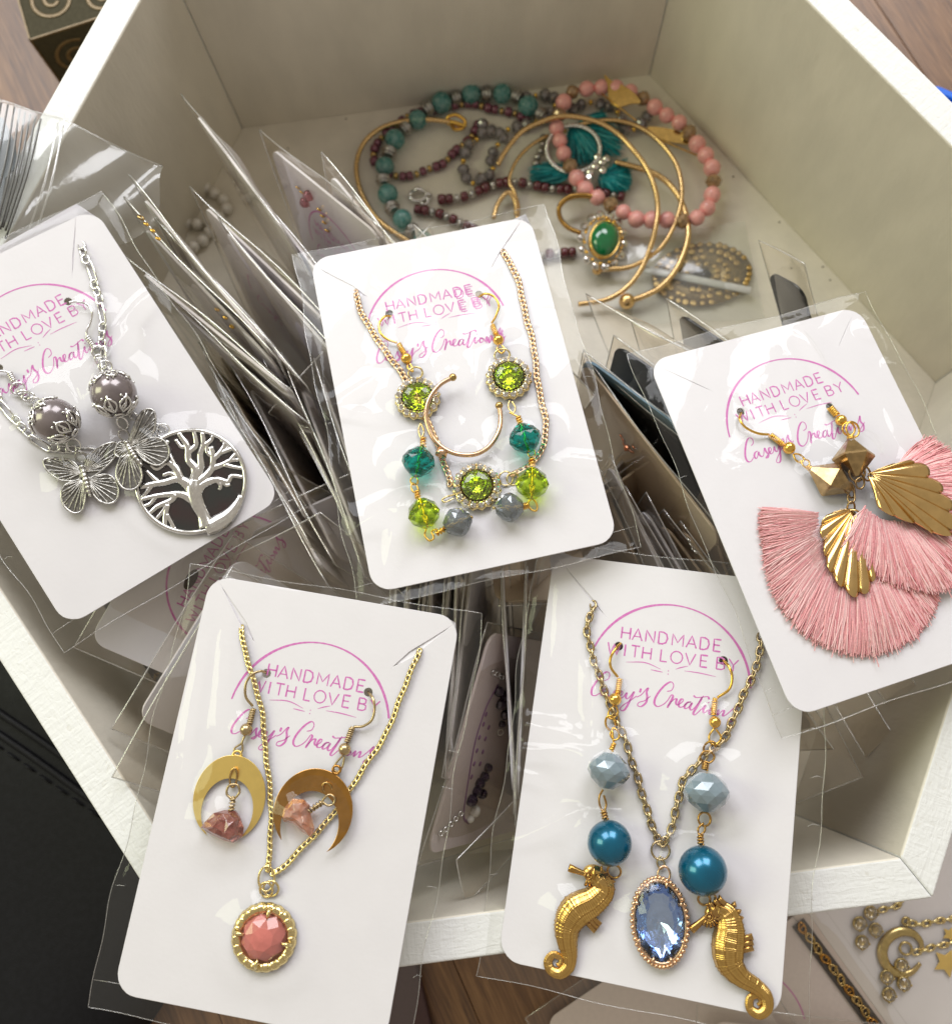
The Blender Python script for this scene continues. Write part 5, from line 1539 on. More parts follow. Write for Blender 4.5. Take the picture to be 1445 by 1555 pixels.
pack('narrow card close to the centre card left edge', (429, 534, -0.8), (500, 630, -6), (575, 900, -1), seed=12, cmat=M_CARD, margin=(.35, .9), th=.14)
pack('card half hidden under the centre card left edge', (474, 545, -0.9), (535, 650, -6), (600, 880, -1.2), seed=13, cmat=M_CARD, th=.12)
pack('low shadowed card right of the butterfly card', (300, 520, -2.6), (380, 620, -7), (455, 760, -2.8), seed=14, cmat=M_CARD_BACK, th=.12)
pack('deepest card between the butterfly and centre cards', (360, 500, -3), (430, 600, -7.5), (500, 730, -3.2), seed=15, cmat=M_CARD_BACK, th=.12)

# vertical card edges between the centre card and the two front cards
for i, (x0, x1, ds, sd) in enumerate(((592, 604, 'leftmost card edge in the row below the centre card', 20), (612, 622, 'second card edge from left below the centre card', 21), (640, 645, 'middle card edge in the row below the centre card', 22), (677, 678, 'fourth card edge from left below the centre card', 23), (709, 708, 'card edge next to the rounded brown corner', 24))):
    pack(ds, (x0 + 12, 780, -1.3), (x0 + 40, 845, -6.2), (x1 - 10, 1030, -1.7), seed=sd, cmat=M_CARD, th=.10, margin=(.05, .6))
pack('brown card with rounded corner below the centre card', (758, 918, -1.9), (742, 800, -4.6), (812, 921, -1.9), seed=25, cmat=M_CARD_BACK, th=.06, margin=(-.1, .1), w_=3.4, cw=3.0, ch=5, h_=5.6)
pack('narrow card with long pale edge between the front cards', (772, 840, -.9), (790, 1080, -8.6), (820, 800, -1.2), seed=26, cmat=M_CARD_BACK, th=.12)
pack('narrow card in a creased sleeve beside the seahorse card', (812, 850, -.4), (780, 1050, -8.0), (850, 800, -.8), seed=27, th=.14)
Fp, _ = pack('lilac card with violet crystals between the front cards', (742, 946, -0.9), (850, 968, -6), (628, 1300, -1.2), seed=28, cmat=M_CARD_LILAC, stamp_on=False, th=.18, w_=7.2, cw=6.6, margin=(.25, .25))
trinket(Fp, 'violet black crystal earring higher on the leaning lilac card', 'earring', [(750, 1022, .07, M_SILVER_A), (756, 1024, .07, M_SILVER_A), (762, 1028, .07, M_SILVER_A), (757, 1050, .17), (766, 1058, .18), (760, 1070, .18), (766, 1086, .16), (762, 1100, .12), (760, 1112, .1, M_PEARLW)], M_VIOLET)
trinket(Fp, 'violet black crystal earring lower on the leaning lilac card', 'earring', [(741, 1166, .15), (735, 1180, .17), (728, 1190, .18), (724, 1202, .17), (732, 1206, .17), (716, 1216, .2), (720, 1232, .2, M_PEARLW), (714, 1244, .13, M_PEARLW), (700, 1236, .07, M_SILVER), (692, 1244, .07, M_SILVER), (685, 1252, .07, M_SILVER), (677, 1260, .07, M_SILVER), (670, 1266, .07, M_SILVER)], M_VIOLET)
mb = MB()
sg = 1 if Fp.o.z > 0 else -1
P = [Fp.px(*q, .06 * sg) for q in ((756, 1040), (738, 1075), (722, 1125), (712, 1180), (704, 1238), (712, 1250))]
mb.tube(crom(P, 8), .045, 4, flat=.3)
for q in ((734, 1100), (728, 1120), (724, 1140), (720, 1160), (716, 1180), (738, 1085), (742, 1105), (737, 1122), (733, 1142), (729, 1160)):
    c0 = Fp.px(*q, .06 * sg); mb.ball(c0, (.09, .09, .02), 6, 4)
mb.obj('stamp_print', pbr('faded_violet_ink', (.33, .16, .33), 0, .5), _)
pack('pointed empty sleeve end over the near wall between the front cards', (695, 1308, -.8), (770, 1228, -2.0), (730, 1330, -2.2), False, seed=29, w_=2.4, h_=5.0, th=.2)

# right of the centre card
pack('slim black card at right back near the filigree brooch', (1150, 366, -2.2), (1187, 500, -5.5), (1280, 545, -3.4), seed=30, cmat=M_CARD_DARK, margin=(.15, 1.2), th=.2, w_=2.2, cw=1.7)
pack('rounded black card above the tassel card top edge', (1010, 455, -0.6), (1030, 555, -5.5), (1140, 578, -1.6), seed=31, cmat=M_CARD_DARK, margin=(.5, .3), th=.25, w_=4.0, cw=3.0)
pack('folded empty sleeve between the centre card and the bangles', (888, 448, -1.4), (925, 545, -6), (1010, 545, -2.4), False, seed=32, th=.35, w_=5)
pack('folded empty sleeve above the tassel card top left corner', (960, 486, -1.6), (985, 580, -6), (1060, 570, -2.4), False, seed=33, th=.3, w_=5)
pack('blue card standing beside the tassel card left edge', (884, 533, -0.6), (862, 640, -6), (1020, 655, -1.2), seed=34, cmat=M_CARD_BLUE, th=.14, margin=(.15, .2))
pack('dark card with blue print by the tassel card corner', (930, 511, -0.6), (905, 612, -6), (1065, 622, -1.2), seed=35, cmat=M_CARD_DARK, th=.12, margin=(.2, .3))
pack('black card in the shadow below the blue card', (890, 545, -1.0), (866, 648, -6), (1045, 695, -1.5), seed=36, cmat=M_CARD_DARK, th=.10, margin=(.1, .3))  # dark sheet put in to stand for the deep shadow here
Fp, _ = pack('long brown card with pale edge and copper earring', (886, 540, -0.9), (861, 645, -6), (1095, 845, -1.3), seed=37, cmat=M_CARD_BACK, th=.12, margin=(.12, .2))
trinket(Fp, 'copper drop earring on the standing card right of the centre card', 'earring', [(943, 662, .06), (946, 668, .07), (948, 675, .08), (952, 680, .12), (957, 684, .08), (962, 679, .06), (960, 686, .06)], M_COPPER)
Fq = Frame(Matrix.Translation((0, 0, -3.6)))
t = thing('earring', 'dark copper filigree earring in the shadow beside the tassel card', 'earring', Matrix.Identity(4), W(1005, 700, -3.6))
for px, py, r in ((1002, 696, .28), (1016, 712, .24), (996, 690, .2)):
    c0 = W(px, py, -3.6); MB().ring(c0, r, .06, None, 14, 6).obj('hoop', M_COPPER, t)
    for j in range(7): MB().ball(c0 + Vector((r * math.cos(j * .9), r * math.sin(j * .9), .06)), .07, 6, 4).obj('bead', M_COPPER, t)
pack('leftmost of three white edged cards above the seahorse card', (952, 737, -1.3), (914, 800, -6), (1030, 900, -1.6), seed=40, margin=(.3, .9), th=.14)
pack('middle of three white edged cards above the seahorse card', (979, 748, -1.4), (940, 808, -6), (1070, 920, -1.7), seed=41, margin=(.3, .8), th=.14)
Fp, _ = pack('rightmost olive one of three cards above the seahorse card', (1010, 772, -1.5), (965, 826, -6), (1120, 930, -1.8), seed=42, margin=(.3, .9), cmat=M_CARD_BACK, th=.14)
trinket(Fp, 'tiny silver chain end on the small standing card near the seahorse card', 'earring', [(1046, 820, .06), (1049, 827, .07), (1052, 834, .07), (1056, 838, .06)], M_SILVER)
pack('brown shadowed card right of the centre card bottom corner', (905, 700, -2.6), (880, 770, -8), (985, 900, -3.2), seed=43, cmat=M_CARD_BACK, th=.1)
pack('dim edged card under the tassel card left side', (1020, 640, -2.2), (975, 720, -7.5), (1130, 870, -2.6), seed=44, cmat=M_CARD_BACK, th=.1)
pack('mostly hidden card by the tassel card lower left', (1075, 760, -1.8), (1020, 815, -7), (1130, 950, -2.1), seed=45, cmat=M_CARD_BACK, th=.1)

# closely packed cards that fill the rows
for tip, low, al, ds, sd, cm in (
        ((238, 330, -.4), (320, 470, -6.3), (452, 575, -.9), 'pale card edge between the hoop card and the gold loops card', 70, M_CARD),
        ((330, 330, -.7), (405, 470, -6.4), (520, 560, -1.0), 'pale card edge right behind the hoop charm card', 71, M_CARD),
        ((400, 300, -.6), (462, 450, -6.4), (520, 470, -.9), 'pale card edge left of the centre card upper corner', 72, M_CARD),
        ((222, 420, -.9), (318, 555, -6.6), (430, 620, -1.2), 'pale card edge along the butterfly card right side', 73, M_CARD),
        ((390, 520, -1.4), (462, 620, -6.8), (560, 850, -1.7), 'pale card edge in the middle of the left gap', 74, M_CARD),
        ((310, 545, -2.0), (400, 640, -7.0), (500, 860, -2.2), 'pale card edge low beside the tree pendant', 75, M_CARD),
        ((330, 590, -1.6), (420, 680, -6.8), (520, 900, -1.9), 'pale card edge next to the butterfly sleeve corner', 76, M_CARD),
        ((628, 780, -1.6), (655, 845, -6.2), (616, 1030, -1.9), 'thin pale edge left of the middle card edge', 77, M_CARD),
        ((660, 780, -1.5), (685, 845, -6.2), (650, 1030, -1.8), 'thin pale edge right of the middle card edge', 78, M_CARD),
        ((695, 780, -1.5), (715, 845, -6.2), (690, 1030, -1.8), 'thin pale edge left of the rounded brown corner', 79, M_CARD),
        ((760, 830, -1.0), (768, 900, -6.4), (775, 1100, -1.4), 'thin pale edge right of the rounded brown corner', 80, M_CARD),
        ((800, 840, -.9), (800, 900, -6.4), (790, 1100, -1.3), 'thin pale edge left of the seahorse card sleeve', 81, M_CARD),
        ((925, 690, -1.7), (895, 770, -6.6), (1010, 890, -1.9), 'thin pale edge beside the centre card lower corner', 82, M_CARD),
        ((1035, 790, -1.6), (1000, 850, -7.0), (1125, 940, -1.9), 'thin olive edge nearest the tassel card foot', 83, M_CARD_BACK)):
    pack(ds, tip, low, al, seed=sd, cmat=cm, th=.09, margin=(.2, .35))

# right lower corner
pack('empty sleeve with pointed corner in the box lower right', (1309, 1181, -3.2), (1196, 1224, -3.9), (1236, 1088, -3.8), False, seed=50, th=.12, w_=6, h_=5)
pack('narrow empty sleeve hanging below the tassel card', (1352, 1114, -3.0), (1300, 1030, -4.0), (1330, 1128, -3.6), False, seed=51, th=.14, w_=1.4, h_=6)
pack('small clear sleeve corner hanging below the right end of the tassel card', (1408, 1062, -2.0), (1360, 1000, -3.0), (1388, 1070, -2.6), False, seed=52, th=.10, w_=1.6, h_=5)
pack('hidden card leaning under the seahorse card', (1150, 1080, -3.4), (1210, 1230, -8.6), (1090, 1050, -3.4), seed=53, cmat=M_CARD_BACK, th=.08)

# lying low at the left, under the moon and butterfly cards
Fp, c6 = pack('beige card with hang hole and stamp arc', (112, 984, .1), (318, 1072, -2.4), (424, 772, -1.3), seed=60, th=.08, margin=(.35, .25), w_=7.6, ch=9, cmat=M_CARD)
h0 = Fp.px(290, 880, .05)
sg = 1 if Fp.o.z > 0 else -1
hm = MB().plate([[(h0.x + .34 * math.cos(2 * PI * i / 20), h0.y + .16 * math.sin(2 * PI * i / 20)) for i in range(20)]], .047, .051)
hm.obj('hang_hole', pbr('dark_hole', (.05, .035, .02), 0, .9), c6)
mb = MB()
Tt = lambda X, Y: (3.75 + X, -3.3 + Y)
mb.ribbon([Vector((*Tt(2.14 * math.cos(PI * i / 60), 2.14 * math.sin(PI * i / 60)), 0.0)) for i in range(61)], .06)
stamp_letters(mb, Tt)
mb.v = [(v[0], v[1], .05) for v in mb.v]
mb.obj('stamp_print', M_INK, c6)
pack('beige card with rounded corner below the tree pendant', (352, 800, -1.4), (420, 930, -5.0), (505, 740, -2.0), seed=61, th=.08, cmat=M_CARD, margin=(.3, .5))
pack('card fanned out under the moon card left side', (168, 1106, .5), (330, 1172, -2.6), (322, 872, .1), seed=62, th=.10, margin=(.5, .5), w_=6.4, cw=5.4, ch=8, cmat=M_CARD)
pack('empty sleeve fanned under the moon card left edge', (170, 1180, .45), (330, 1230, -2.0), (330, 880, .5), False, seed=63, th=.08, w_=6.4, h_=8)
pack('sleeve peeking highest behind the moon card top edge', (350, 848, .3), (470, 930, -2.4), (450, 862, .2), False, seed=64, th=.06, w_=4.0, h_=7)

# ------------------------------------------------------------------ zip bag over the left rim
zb = thing('zip_bag', 'clear resealable plastic bag with ribbed seal hanging over the left rim', 'bag', anchor=W(80, 230, .4))
TL = [(-60, 138, .9), (0, 152, .75), (60, 172, .55), (103, 185, .35), (160, 214, -.2), (210, 238, -.9), (247, 253, -1.4)]
BL_ = [(-190, 420, .9), (-60, 372, .75), (-18, 372, .55), (30, 356, .3), (96, 372, -.3), (170, 372, -1.0), (240, 345, -1.6)]
rowT, rowB = crom([W(*q) for q in TL], 6), crom([W(*q) for q in BL_], 6)
vs = []; fs = []; n = len(rowT); K = 16
for j in range(K + 1):
    for i in range(n):
        v = rowT[i].lerp(rowB[i], j / K)
        v.z += .10 * math.sin(i * .7 + j * .5) * (1 if i > 16 else .2) + .12 * math.sin(PI * j / K)
        vs.append(v)
for j in range(K):
    for i in range(n - 1):
        a = j * n + i; fs.append((a, a + 1, a + n + 1, a + n))
MB().add(vs, fs).obj('film', M_FILM_BAG, zb)
MB().tube([v + Vector((0, 0, .03)) for v in rowT], .03, 5).obj('top_seam', M_SEAM, zb)
M_RIBD = pbr('dark_translucent_rib', (.16, .16, .15), 0, .15)
for i, (xa, ya, xb, yb) in enumerate(((2, 156, -40, 300), (12, 159, -30, 330), (22, 163, -18, 345), (30, 166, -8, 352), (38, 170, 0, 348), (46, 173, 4, 345), (54, 177, 8, 350), (62, 180, 8, 362), (88, 188, 40, 362), (96, 190, 52, 362))):
    MB().tube(crom([W(xa, ya, .72 - i * .03), W((xa + xb) / 2 + 4, (ya + yb) / 2, .88 - i * .03), W(xb, yb, .75 - i * .03)], 6), .035, 5).obj('seal_rib', M_RIBD if i < 8 else M_SEAM, zb)
t = thing('dark_reflection', 'dark navy sheet painted as the reflection on the ribbed zip bag, left rim', 'card', anchor=W(0, 260, .42))  # sheet coloured and shaped as the dark reflection on the bag
Pq = [W(-80, 180, .42), W(4, 178, .42), W(22, 215, .42), (W(26, 250, .42)), W(8, 270, .42), W(-2, 330, .42), W(-80, 340, .42)]
o = MB().plate([[(q.x, q.y) for q in Pq][::-1]], .36, .42).obj('card_sheet', pbr('dark_reflection_gloss', (.012, .03, .05), 0, .2), t)
# ------------------------------------------------------------------ loose jewelry on the box floor
G = Frame(Matrix.Translation((0, 0, ZF)), (520, 100, 2.2937))
def bead_mesh(name, r, asp, mat, kind='round', n=10):
    if kind == 'round': mb = MB().ball((0, 0, 0), (r, r, r * asp), n, 7)
    elif kind == 'facet': mb = MB().gem(Matrix.Identity(4), [(r * .4, -r * asp, 0), (r * .85, -r * asp * .5, 1), (r, 0, 0), (r * .85, r * asp * .5, 1), (r * .4, r * asp, 0)], 8)
    elif kind == 'spacer':
        mb = MB()
        for z in (-.7, 0, .7):
            mb.lathe([(r * .5, z * r * asp - r * .18), (r * (1 if z == 0 else .86), z * r * asp - r * .10), (r * (1 if z == 0 else .86), z * r * asp + r * .10), (r * .5, z * r * asp + r * .18)], 14)
    else: mb = MB().lathe([(r * .5, -r * asp), (r * .92, -r * asp * .8), (r, 0), (r * .92, r * asp * .8), (r * .5, r * asp)], 9)
    return mb.mesh(name, mat)
def strand(root, pts, h, closed, step, meshes, order, cord=.02, cmat=None, jit=.0, seed=1, hz=None):
    rnd = random.Random(seed)
    C = crom([G.p(q[0], q[1], q[2] if len(q) > 2 else h) for q in pts], 8, closed)
    P = resample(C, step=step, closed=closed)
    n = len(P)
    for i, q in enumerate(P):
        t = (P[(i + 1) % n] - P[i - 1]) if closed or 0 < i < n - 1 else (P[min(i + 1, n - 1)] - P[max(0, i - 1)])
        me = meshes[order[i % len(order)]]
        nm = me.name.split('.')[0]
        place(nm, me, root, axis_matrix(q + Vector((rnd.uniform(-jit, jit), rnd.uniform(-jit, jit), 0)), t, (0, 0, 1)) @ Matrix.Rotation(rnd.uniform(0, 3), 4, 'Z') @ Matrix.Scale(rnd.uniform(.92, 1.05), 4))
    MB().tube(resample(C, step=.15, closed=closed), cord, 5, closed=closed).obj('cord', cmat or M_SILVER_A, root)
def fl(name, label, cat, c, group=None):
    return thing(name, label, cat, G.M, tuple(G.p(*c)), group)
# pink bracelet
pk = fl('bracelet', 'pink bead bracelet with brown crystal accents at the back of the box', 'bracelet', (1020, 320), 'bead bracelets on the box floor')
pink, tan = bead_mesh('pink_bead', .345, 1.0, M_PINKB, n=14), bead_mesh('brown_bead', .33, .85, M_TAN, 'facet')
strand(pk, [(800, 90), (845, 80), (885, 75), (930, 75), (980, 85), (1025, 100), (1070, 130), (1110, 160), (1150, 185), (1190, 210), (1220, 255), (1250, 290), (1275, 330), (1290, 370), (1290, 415), (1285, 455), (1270, 495), (1230, 530), (1175, 540), (1120, 535), (1065, 535), (1010, 530), (965, 500), (925, 478), (875, 450), (830, 415), (805, 370), (775, 320), (760, 270), (745, 220), (755, 170), (770, 125)],
       .9, True, .615, {'p': pink, 'b': tan}, 'bppppbpppbpppbppp'.replace(' ', ''), seed=2)
# aqua bracelet with silver spacers
aq = fl('bracelet', 'aqua glass bead bracelet with ribbed silver spacers at back left of the floor', 'bracelet', (300, 350), 'bead bracelets on the box floor')
ab, asp_ = bead_mesh('aqua_bead', .44, .95, M_AQUA, n=14), bead_mesh('silver_spacer', .33, .55, M_SILVER_A, 'spacer')
strand(aq, [(690, 168), (640, 135), (592, 98), (530, 98), (468, 95), (410, 105), (357, 125), (303, 142), (258, 190), (213, 222), (172, 270), (158, 320), (140, 380), (155, 437), (172, 493), (215, 540), (262, 590), (330, 650), (420, 690)], .45, False, .655, {'a': ab, 's': asp_}, 'sa', seed=3)
# plum seed bead loop
sb = fl('bracelet', 'plum seed bead strand looped inside the aqua bracelet', 'bracelet', (300, 360), 'bead bracelets on the box floor')
plum, gs = bead_mesh('plum_bead', .21, .72, M_PLUM, 'seed'), bead_mesh('gold_spacer', .15, .6, M_BRASS, 'seed')
strand(sb, [(470, 205), (450, 245), (420, 275), (390, 298), (350, 340), (300, 358), (245, 380), (185, 382), (130, 355), (108, 320), (118, 275), (150, 235), (200, 195), (250, 165), (330, 150), (440, 130), (520, 150), (600, 165), (640, 190)], .22, False, .30, {'p': plum, 'g': gs}, 'ppgpgppg', seed=4)
# maroon strand with lobster clasp
mr = fl('necklace', 'maroon seed bead strand with silver lobster clasp below the aqua beads', 'necklace', (500, 430), 'bead strands on the box floor')
mar, ss = bead_mesh('maroon_bead', .225, .75, M_MAROON, 'seed'), bead_mesh('grey_spacer', .17, .6, M_SILVER_A, 'seed')
strand(mr, [(345, 465), (400, 460), (440, 450), (490, 428), (540, 410), (600, 403), (660, 415), (720, 425), (775, 430), (830, 428), (900, 440), (970, 455)], .3, False, .315, {'m': mar, 's': ss}, 'mmsmsmms', seed=5)
strand(mr, [(262, 500), (320, 510), (375, 530), (420, 550), (520, 600), (650, 660), (720, 655), (800, 648)], .25, False, .315, {'m': mar, 's': ss}, 'mmsmsms', seed=6)
cl = MB().ring(G.p(262, 450, .2), .34, .07, None, 18, 7, Ry=.26); cl.ring(G.p(285, 470, .2), .16, .05, None, 12, 6); cl.ring(G.p(300, 455, .22), .13, .045, Matrix.Rotation(1, 4, 'X'), 12, 6)
cl.tube([G.p(240, 440, .2), G.p(262, 425, .3), G.p(290, 440, .25)], .08, 7)
cl.obj('lobster_clasp', M_SILVER, mr)
# grey crystal chain
gy = fl('necklace', 'grey crystal bead chain with gold spacers heaped at the back', 'necklace', (520, 260), 'bead strands on the box floor')
gb, gg = bead_mesh('grey_bead', .28, .85, M_GREYB, 'facet'), bead_mesh('gold_bead', .12, .8, M_GOLD, n=8)
strand(gy, [(560, 250), (530, 290), (515, 340), (528, 368), (490, 388), (455, 408), (428, 385), (420, 330), (440, 275), (485, 240), (490, 190), (530, 235), (590, 215), (640, 205), (690, 190), (735, 150), (735, 110), (690, 100), (640, 110)], .3, False, .40, {'g': gb, 'o': gg}, 'gog', seed=7)
strand(gy, [(800, 150), (850, 128), (895, 132), (950, 150), (990, 225), (1040, 200), (1060, 175)], .34, False, .42, {'g': gb, 'o': gg}, 'ggo', seed=8)
strand(gy, [(700, 250), (690, 300), (672, 330), (680, 365)], .3, False, .3, {'g': ss, 'o': ss}, 'go', seed=9)
# bangles
def bangle(label, pts, r, mat, balls=(), h=.25):
    t = fl('bangle', label, 'bangle', pts[0][:2], 'thin gold bangles on the box floor')
    P = crom([G.p(q[0], q[1], q[2] if len(q) > 2 else h) for q in pts], 10)
    MB().tube(P, r, 10).obj('wire_band', mat, t)
    for i, br in balls:
        MB().ball(P[i], br, 16, 10).obj('ball_end', mat, t)
    return t
M_BANG = pbr('bangle_gold', (.78, .53, .24), 1, .27, var=.1)
b = bangle('thin gold bangle with a knotted top at far left of the floor jewelry', [(300, 640, .2), (215, 600, .2), (120, 530, .2), (65, 440, .3), (48, 350, .4), (70, 275, .45), (120, 225, .5), (190, 197, .5), (280, 186, .5), (360, 192, .5), (410, 205, .5)], .105, M_BANG)
kn = MB()
kn.tube(crom([G.p(*q) for q in ((370, 205, .4), (365, 180, .6), (395, 170, .7), (425, 190, .6), (420, 215, .45), (390, 220, .4), (380, 195, .75), (430, 210, .6))], 8), .08, 7)
kn.obj('knot', M_GOLD, b)
bangle('wide thin gold bangle over the pink bracelet, its lower end open', [(525, 530, .4), (545, 440, .4), (600, 380, .4), (640, 300, .4)][:1] + [(540, 480, .4), (575, 440, .5), (600, 470, .4), (605, 520, .3)], .10, M_BANG)
bangle('large gold bangle arching over the pink bracelet and tassel', [(540, 345, .9), (565, 300, 1.0), (620, 232, 1.15), (690, 195, 1.3), (760, 175, 1.45), (830, 180, 1.55), (900, 200, 1.6), (960, 238, 1.6), (1010, 290, 1.6), (1055, 350, 1.55), (1085, 420, 1.5), (1097, 490, 1.4), (1090, 560, 1.3), (1068, 640, 1.1), (1035, 715, .9), (985, 775, .7), (915, 815, .5), (820, 830, .4)], .105, M_BANG)
bangle('gold bangle with a small ball end beside the green ring', [(887, 710, .4), (940, 707, .5), (1000, 700, .6), (1060, 670, .7), (1110, 630, .8), (1150, 565, .9), (1175, 490, 1.0), (1180, 420, 1.0), (1160, 340, 1.0), (1110, 270, .95), (1050, 222, .9), (980, 195, .8), (900, 190, .7), (800, 210, .6)], .095, M_BANG, ((0, .21),))
bangle('gold bangle with a large ball end in front of the filigree brooch', [(990, 820, .5), (1040, 805, .55), (1100, 775, .6), (1150, 725, .7), (1185, 660, .8), (1203, 590, .9), (1195, 520, .9), (1170, 455, .9), (1125, 400, .85), (1070, 368, .8), (1010, 350, .7), (950, 335, .6)], .12, M_BANG, ((0, .33),))
bangle('thin gold wire bangle piece under the maroon strand', [(600, 560, .2), (612, 500, .3), (598, 440, .45), (580, 400, .5), (600, 340, .5), (640, 290, .5), (700, 250, .5), (780, 225, .4)], .08, M_BANG)
# teal tassel with silver hoop
tq = fl('tassel', 'teal thread tassel lying under the pink bracelet', 'tassel', (850, 300))
rnd = random.Random(4)
mb = MB(); tmi = []
for (ax, ay), rims in (((800, 215), [(905, 165), (950, 230), (965, 270), (960, 310), (900, 340), (830, 350), (760, 350)]), ((905, 380), [(985, 335), (1000, 380), (995, 430), (960, 450), (900, 445)]), ((800, 370), [(700, 350), (660, 372), (658, 398), (690, 412), (760, 412)])):
    A = G.p(ax, ay, .5)
    R_ = resample(crom([G.p(*q, .12) for q in rims], 8), n=110)
    for q in R_ * 2:
        e = A.lerp(q, rnd.gauss(1, .05)); e.z = rnd.uniform(.06, .45)
        mdl = A.lerp(e, .5) + Vector((rnd.gauss(0, .08), rnd.gauss(0, .08), .15))
        mb.tube(crom([A + Vector((rnd.gauss(0, .05), rnd.gauss(0, .05), 0)), mdl, e], 2), [.028, .028, .027, .025, .015], 3, caps=False); tmi += [rnd.choice((0, 0, 1, 2))] * (len(mb.f) - len(tmi))
o = mb.obj('thread_fringe', M_TEAL_T, tq); o['kind'] = 'stuff'
o.data.materials.append(M_TEAL_D); o.data.materials.append(M_TEAL_L)
o.data.polygons.foreach_set('material_index', tmi)
hp = fl('hoop_earring', 'twisted silver hoop earring lying on the teal tassel', 'earring', (802, 290))
hm = MB()
n = 90
kk = G.k(802, 290)
for s_ in (0, PI):
    hm.tube([G.p(802, 288, .75) + Vector((86 * kk * math.cos(2 * PI * i / n), 84 * kk * math.sin(2 * PI * i / n), 0)) + (Vector((math.cos(2 * PI * i / n), math.sin(2 * PI * i / n), 0)) * math.cos(26 * 2 * PI * i / n + s_) + Vector((0, 0, 1)) * math.sin(26 * 2 * PI * i / n + s_)) * .055 for i in range(n)], .07, 6, closed=True)
hm.obj('twisted_hoop', M_SILVER, hp)
# gold leaf charms
for lab, pts, h in (('gold leaf charm at the top of the pink bracelet', [(900, 95), (925, 115), (965, 135), (1000, 160), (1022, 190), (990, 190), (945, 195), (918, 170), (912, 130)], 1.1),
                    ('gold leaf charm under the right side of the pink bracelet', [(1055, 235), (1100, 240), (1150, 255), (1200, 280), (1235, 312), (1190, 300), (1130, 285), (1085, 265)], .5)):
    P = crom(G.P(pts, 0), 5, closed=True)
    t = fl('leaf_charm', lab, 'charm', pts[0], 'gold leaf charms')
    cx = sum(q.x for q in P) / len(P); cy = sum(q.y for q in P) / len(P)
    o = MB().plate([[(q.x, q.y) for q in P][::-1]], h, h + .05, zf=lambda x, y: .25 * (x - cx) + .2 * (y - cy)).obj('leaf', M_BRASS_B, t)
    MB().tube([G.p(*pts[0], h + .12), G.p(*pts[4], h + .1)], .03, 5).obj('leaf_vein', M_GOLD, t)
# white rhinestone charm
rc = fl('rhinestone_charm', 'small white rhinestone flower charm beside the silver hoop', 'charm', (880, 350))
me = MB().gem(Matrix.Identity(4), [(.1, -.05, 0), (.17, .04, 1), (.14, .1, 0), (.08, .14, 1)], 8).mesh('rhinestone', M_CRYST)
for dx, dy in ((0, 0), (24, -14), (-18, 20), (26, 14), (-24, 40), (8, -32), (38, -26)):
    place('rhinestone', me, rc, Matrix.Translation(G.p(880 + dx, 350 + dy, .8)))
# green ring
gr = fl('gold_ring', 'gold ring with oval emerald green stone in a halo of crystals', 'ring', (880, 600))
band = crom([G.p(*q) for q in ((900, 470, .9), (850, 452, 1.0), (790, 458, .9), (755, 490, .8), (758, 530, .6), (785, 562, .5), (830, 582, .4))], 8)
MB().tube(band, .10, 8, flat=1.5).obj('band', M_BRASS_B, gr)
cc = G.p(912, 603, .95)
nrm = Vector((.25, -.12, 1)).normalized()
ax_ = (G.p(930, 545) - G.p(895, 662)).normalized()
MR = axis_matrix(cc, nrm, ax_)
k = G.k(912, 603)
a_, b_ = 64 * k, 49 * k
hs = MB().lathe([(1.0, -.25), (1.06, -.1), (1.06, .06), (.98, .1), (.9, .02)], 36, MR @ Matrix.Diagonal((a_, b_, 1, 1))).obj('bezel', M_BRASS_B, gr)
MB().ball((0, 0, 0), (a_ * .97, b_ * .97, .42), 30, 16, M=None).v
mb = MB().ball((0, 0, 0), (1, 1, 1), 30, 16)
mb.v = [tuple(MR @ Vector((v[0] * a_ * .97, v[1] * b_ * .97, max(v[2], -.1) * .42))) for v in mb.v]
mb.obj('green_cabochon', M_EMER, gr)
me = MB().gem(Matrix.Identity(4), [(.08, -.08, 0), (.19, .03, 1), (.15, .1, 0), (.08, .15, 1)], 8).mesh('halo_crystal', M_CRYST)
for i in range(14):
    a = 2 * PI * i / 14
    place('halo_crystal', me, hs, MR @ Matrix.Translation((a_ * 1.42 * math.cos(a), b_ * 1.5 * math.sin(a), -.22)))
    hs_p = MB().ball(MR @ Vector((a_ * 1.24 * math.cos(a + .2), b_ * 1.3 * math.sin(a + .2), -.12)), .07, 7, 5)
    hs_p.obj('claw', M_GOLD, hs)
for sg in (1, -1):
    MB().tube([MR @ Vector((a_ * 1.05, sg * .12, 0)), MR @ Vector((a_ * .75, sg * .1, .34))], .05, 6).obj('prong', M_GOLD, hs)
# filigree brooch in its sleeve
br = fl('filigree_brooch', 'round worn gold filigree brooch on the floor at right', 'brooch', (1250, 730))
C = G.p(1250, 728, .12); k = G.k(1250, 728)
rx, ry = 168 * k, 112 * k
MB().lathe([(1.0, 0), (1.0, .06), (.2, .08), (.2, 0)], 40, Matrix.Translation(C) @ Matrix.Diagonal((rx, ry, 1, 1))).obj('base_plate', pbr('brown_gold_mesh', (.42, .30, .14), .8, .45, var=.5, scale=14), br)
dot = MB().lathe([(.04, 0), (.125, .0), (.13, .05), (.07, .07), (.02, .05)], 10).mesh('gold_disc', M_FILI)
rnd = random.Random(9)
for f, n, s_ in ((.94, 34, 1.0), (.74, 26, 1.05), (.52, 18, 1.0), (.32, 11, .9)):
    for i in range(n):
        a = 2 * PI * (i + rnd.uniform(-.2, .2)) / n
        if rnd.random() < .1: continue
        place('gold_disc', dot, br, Matrix.Translation(C + Vector((rx * f * math.cos(a), ry * f * math.sin(a), .09))) @ Matrix.Diagonal((s_ * rnd.uniform(.8, 1.15),) * 3 + (1,)))
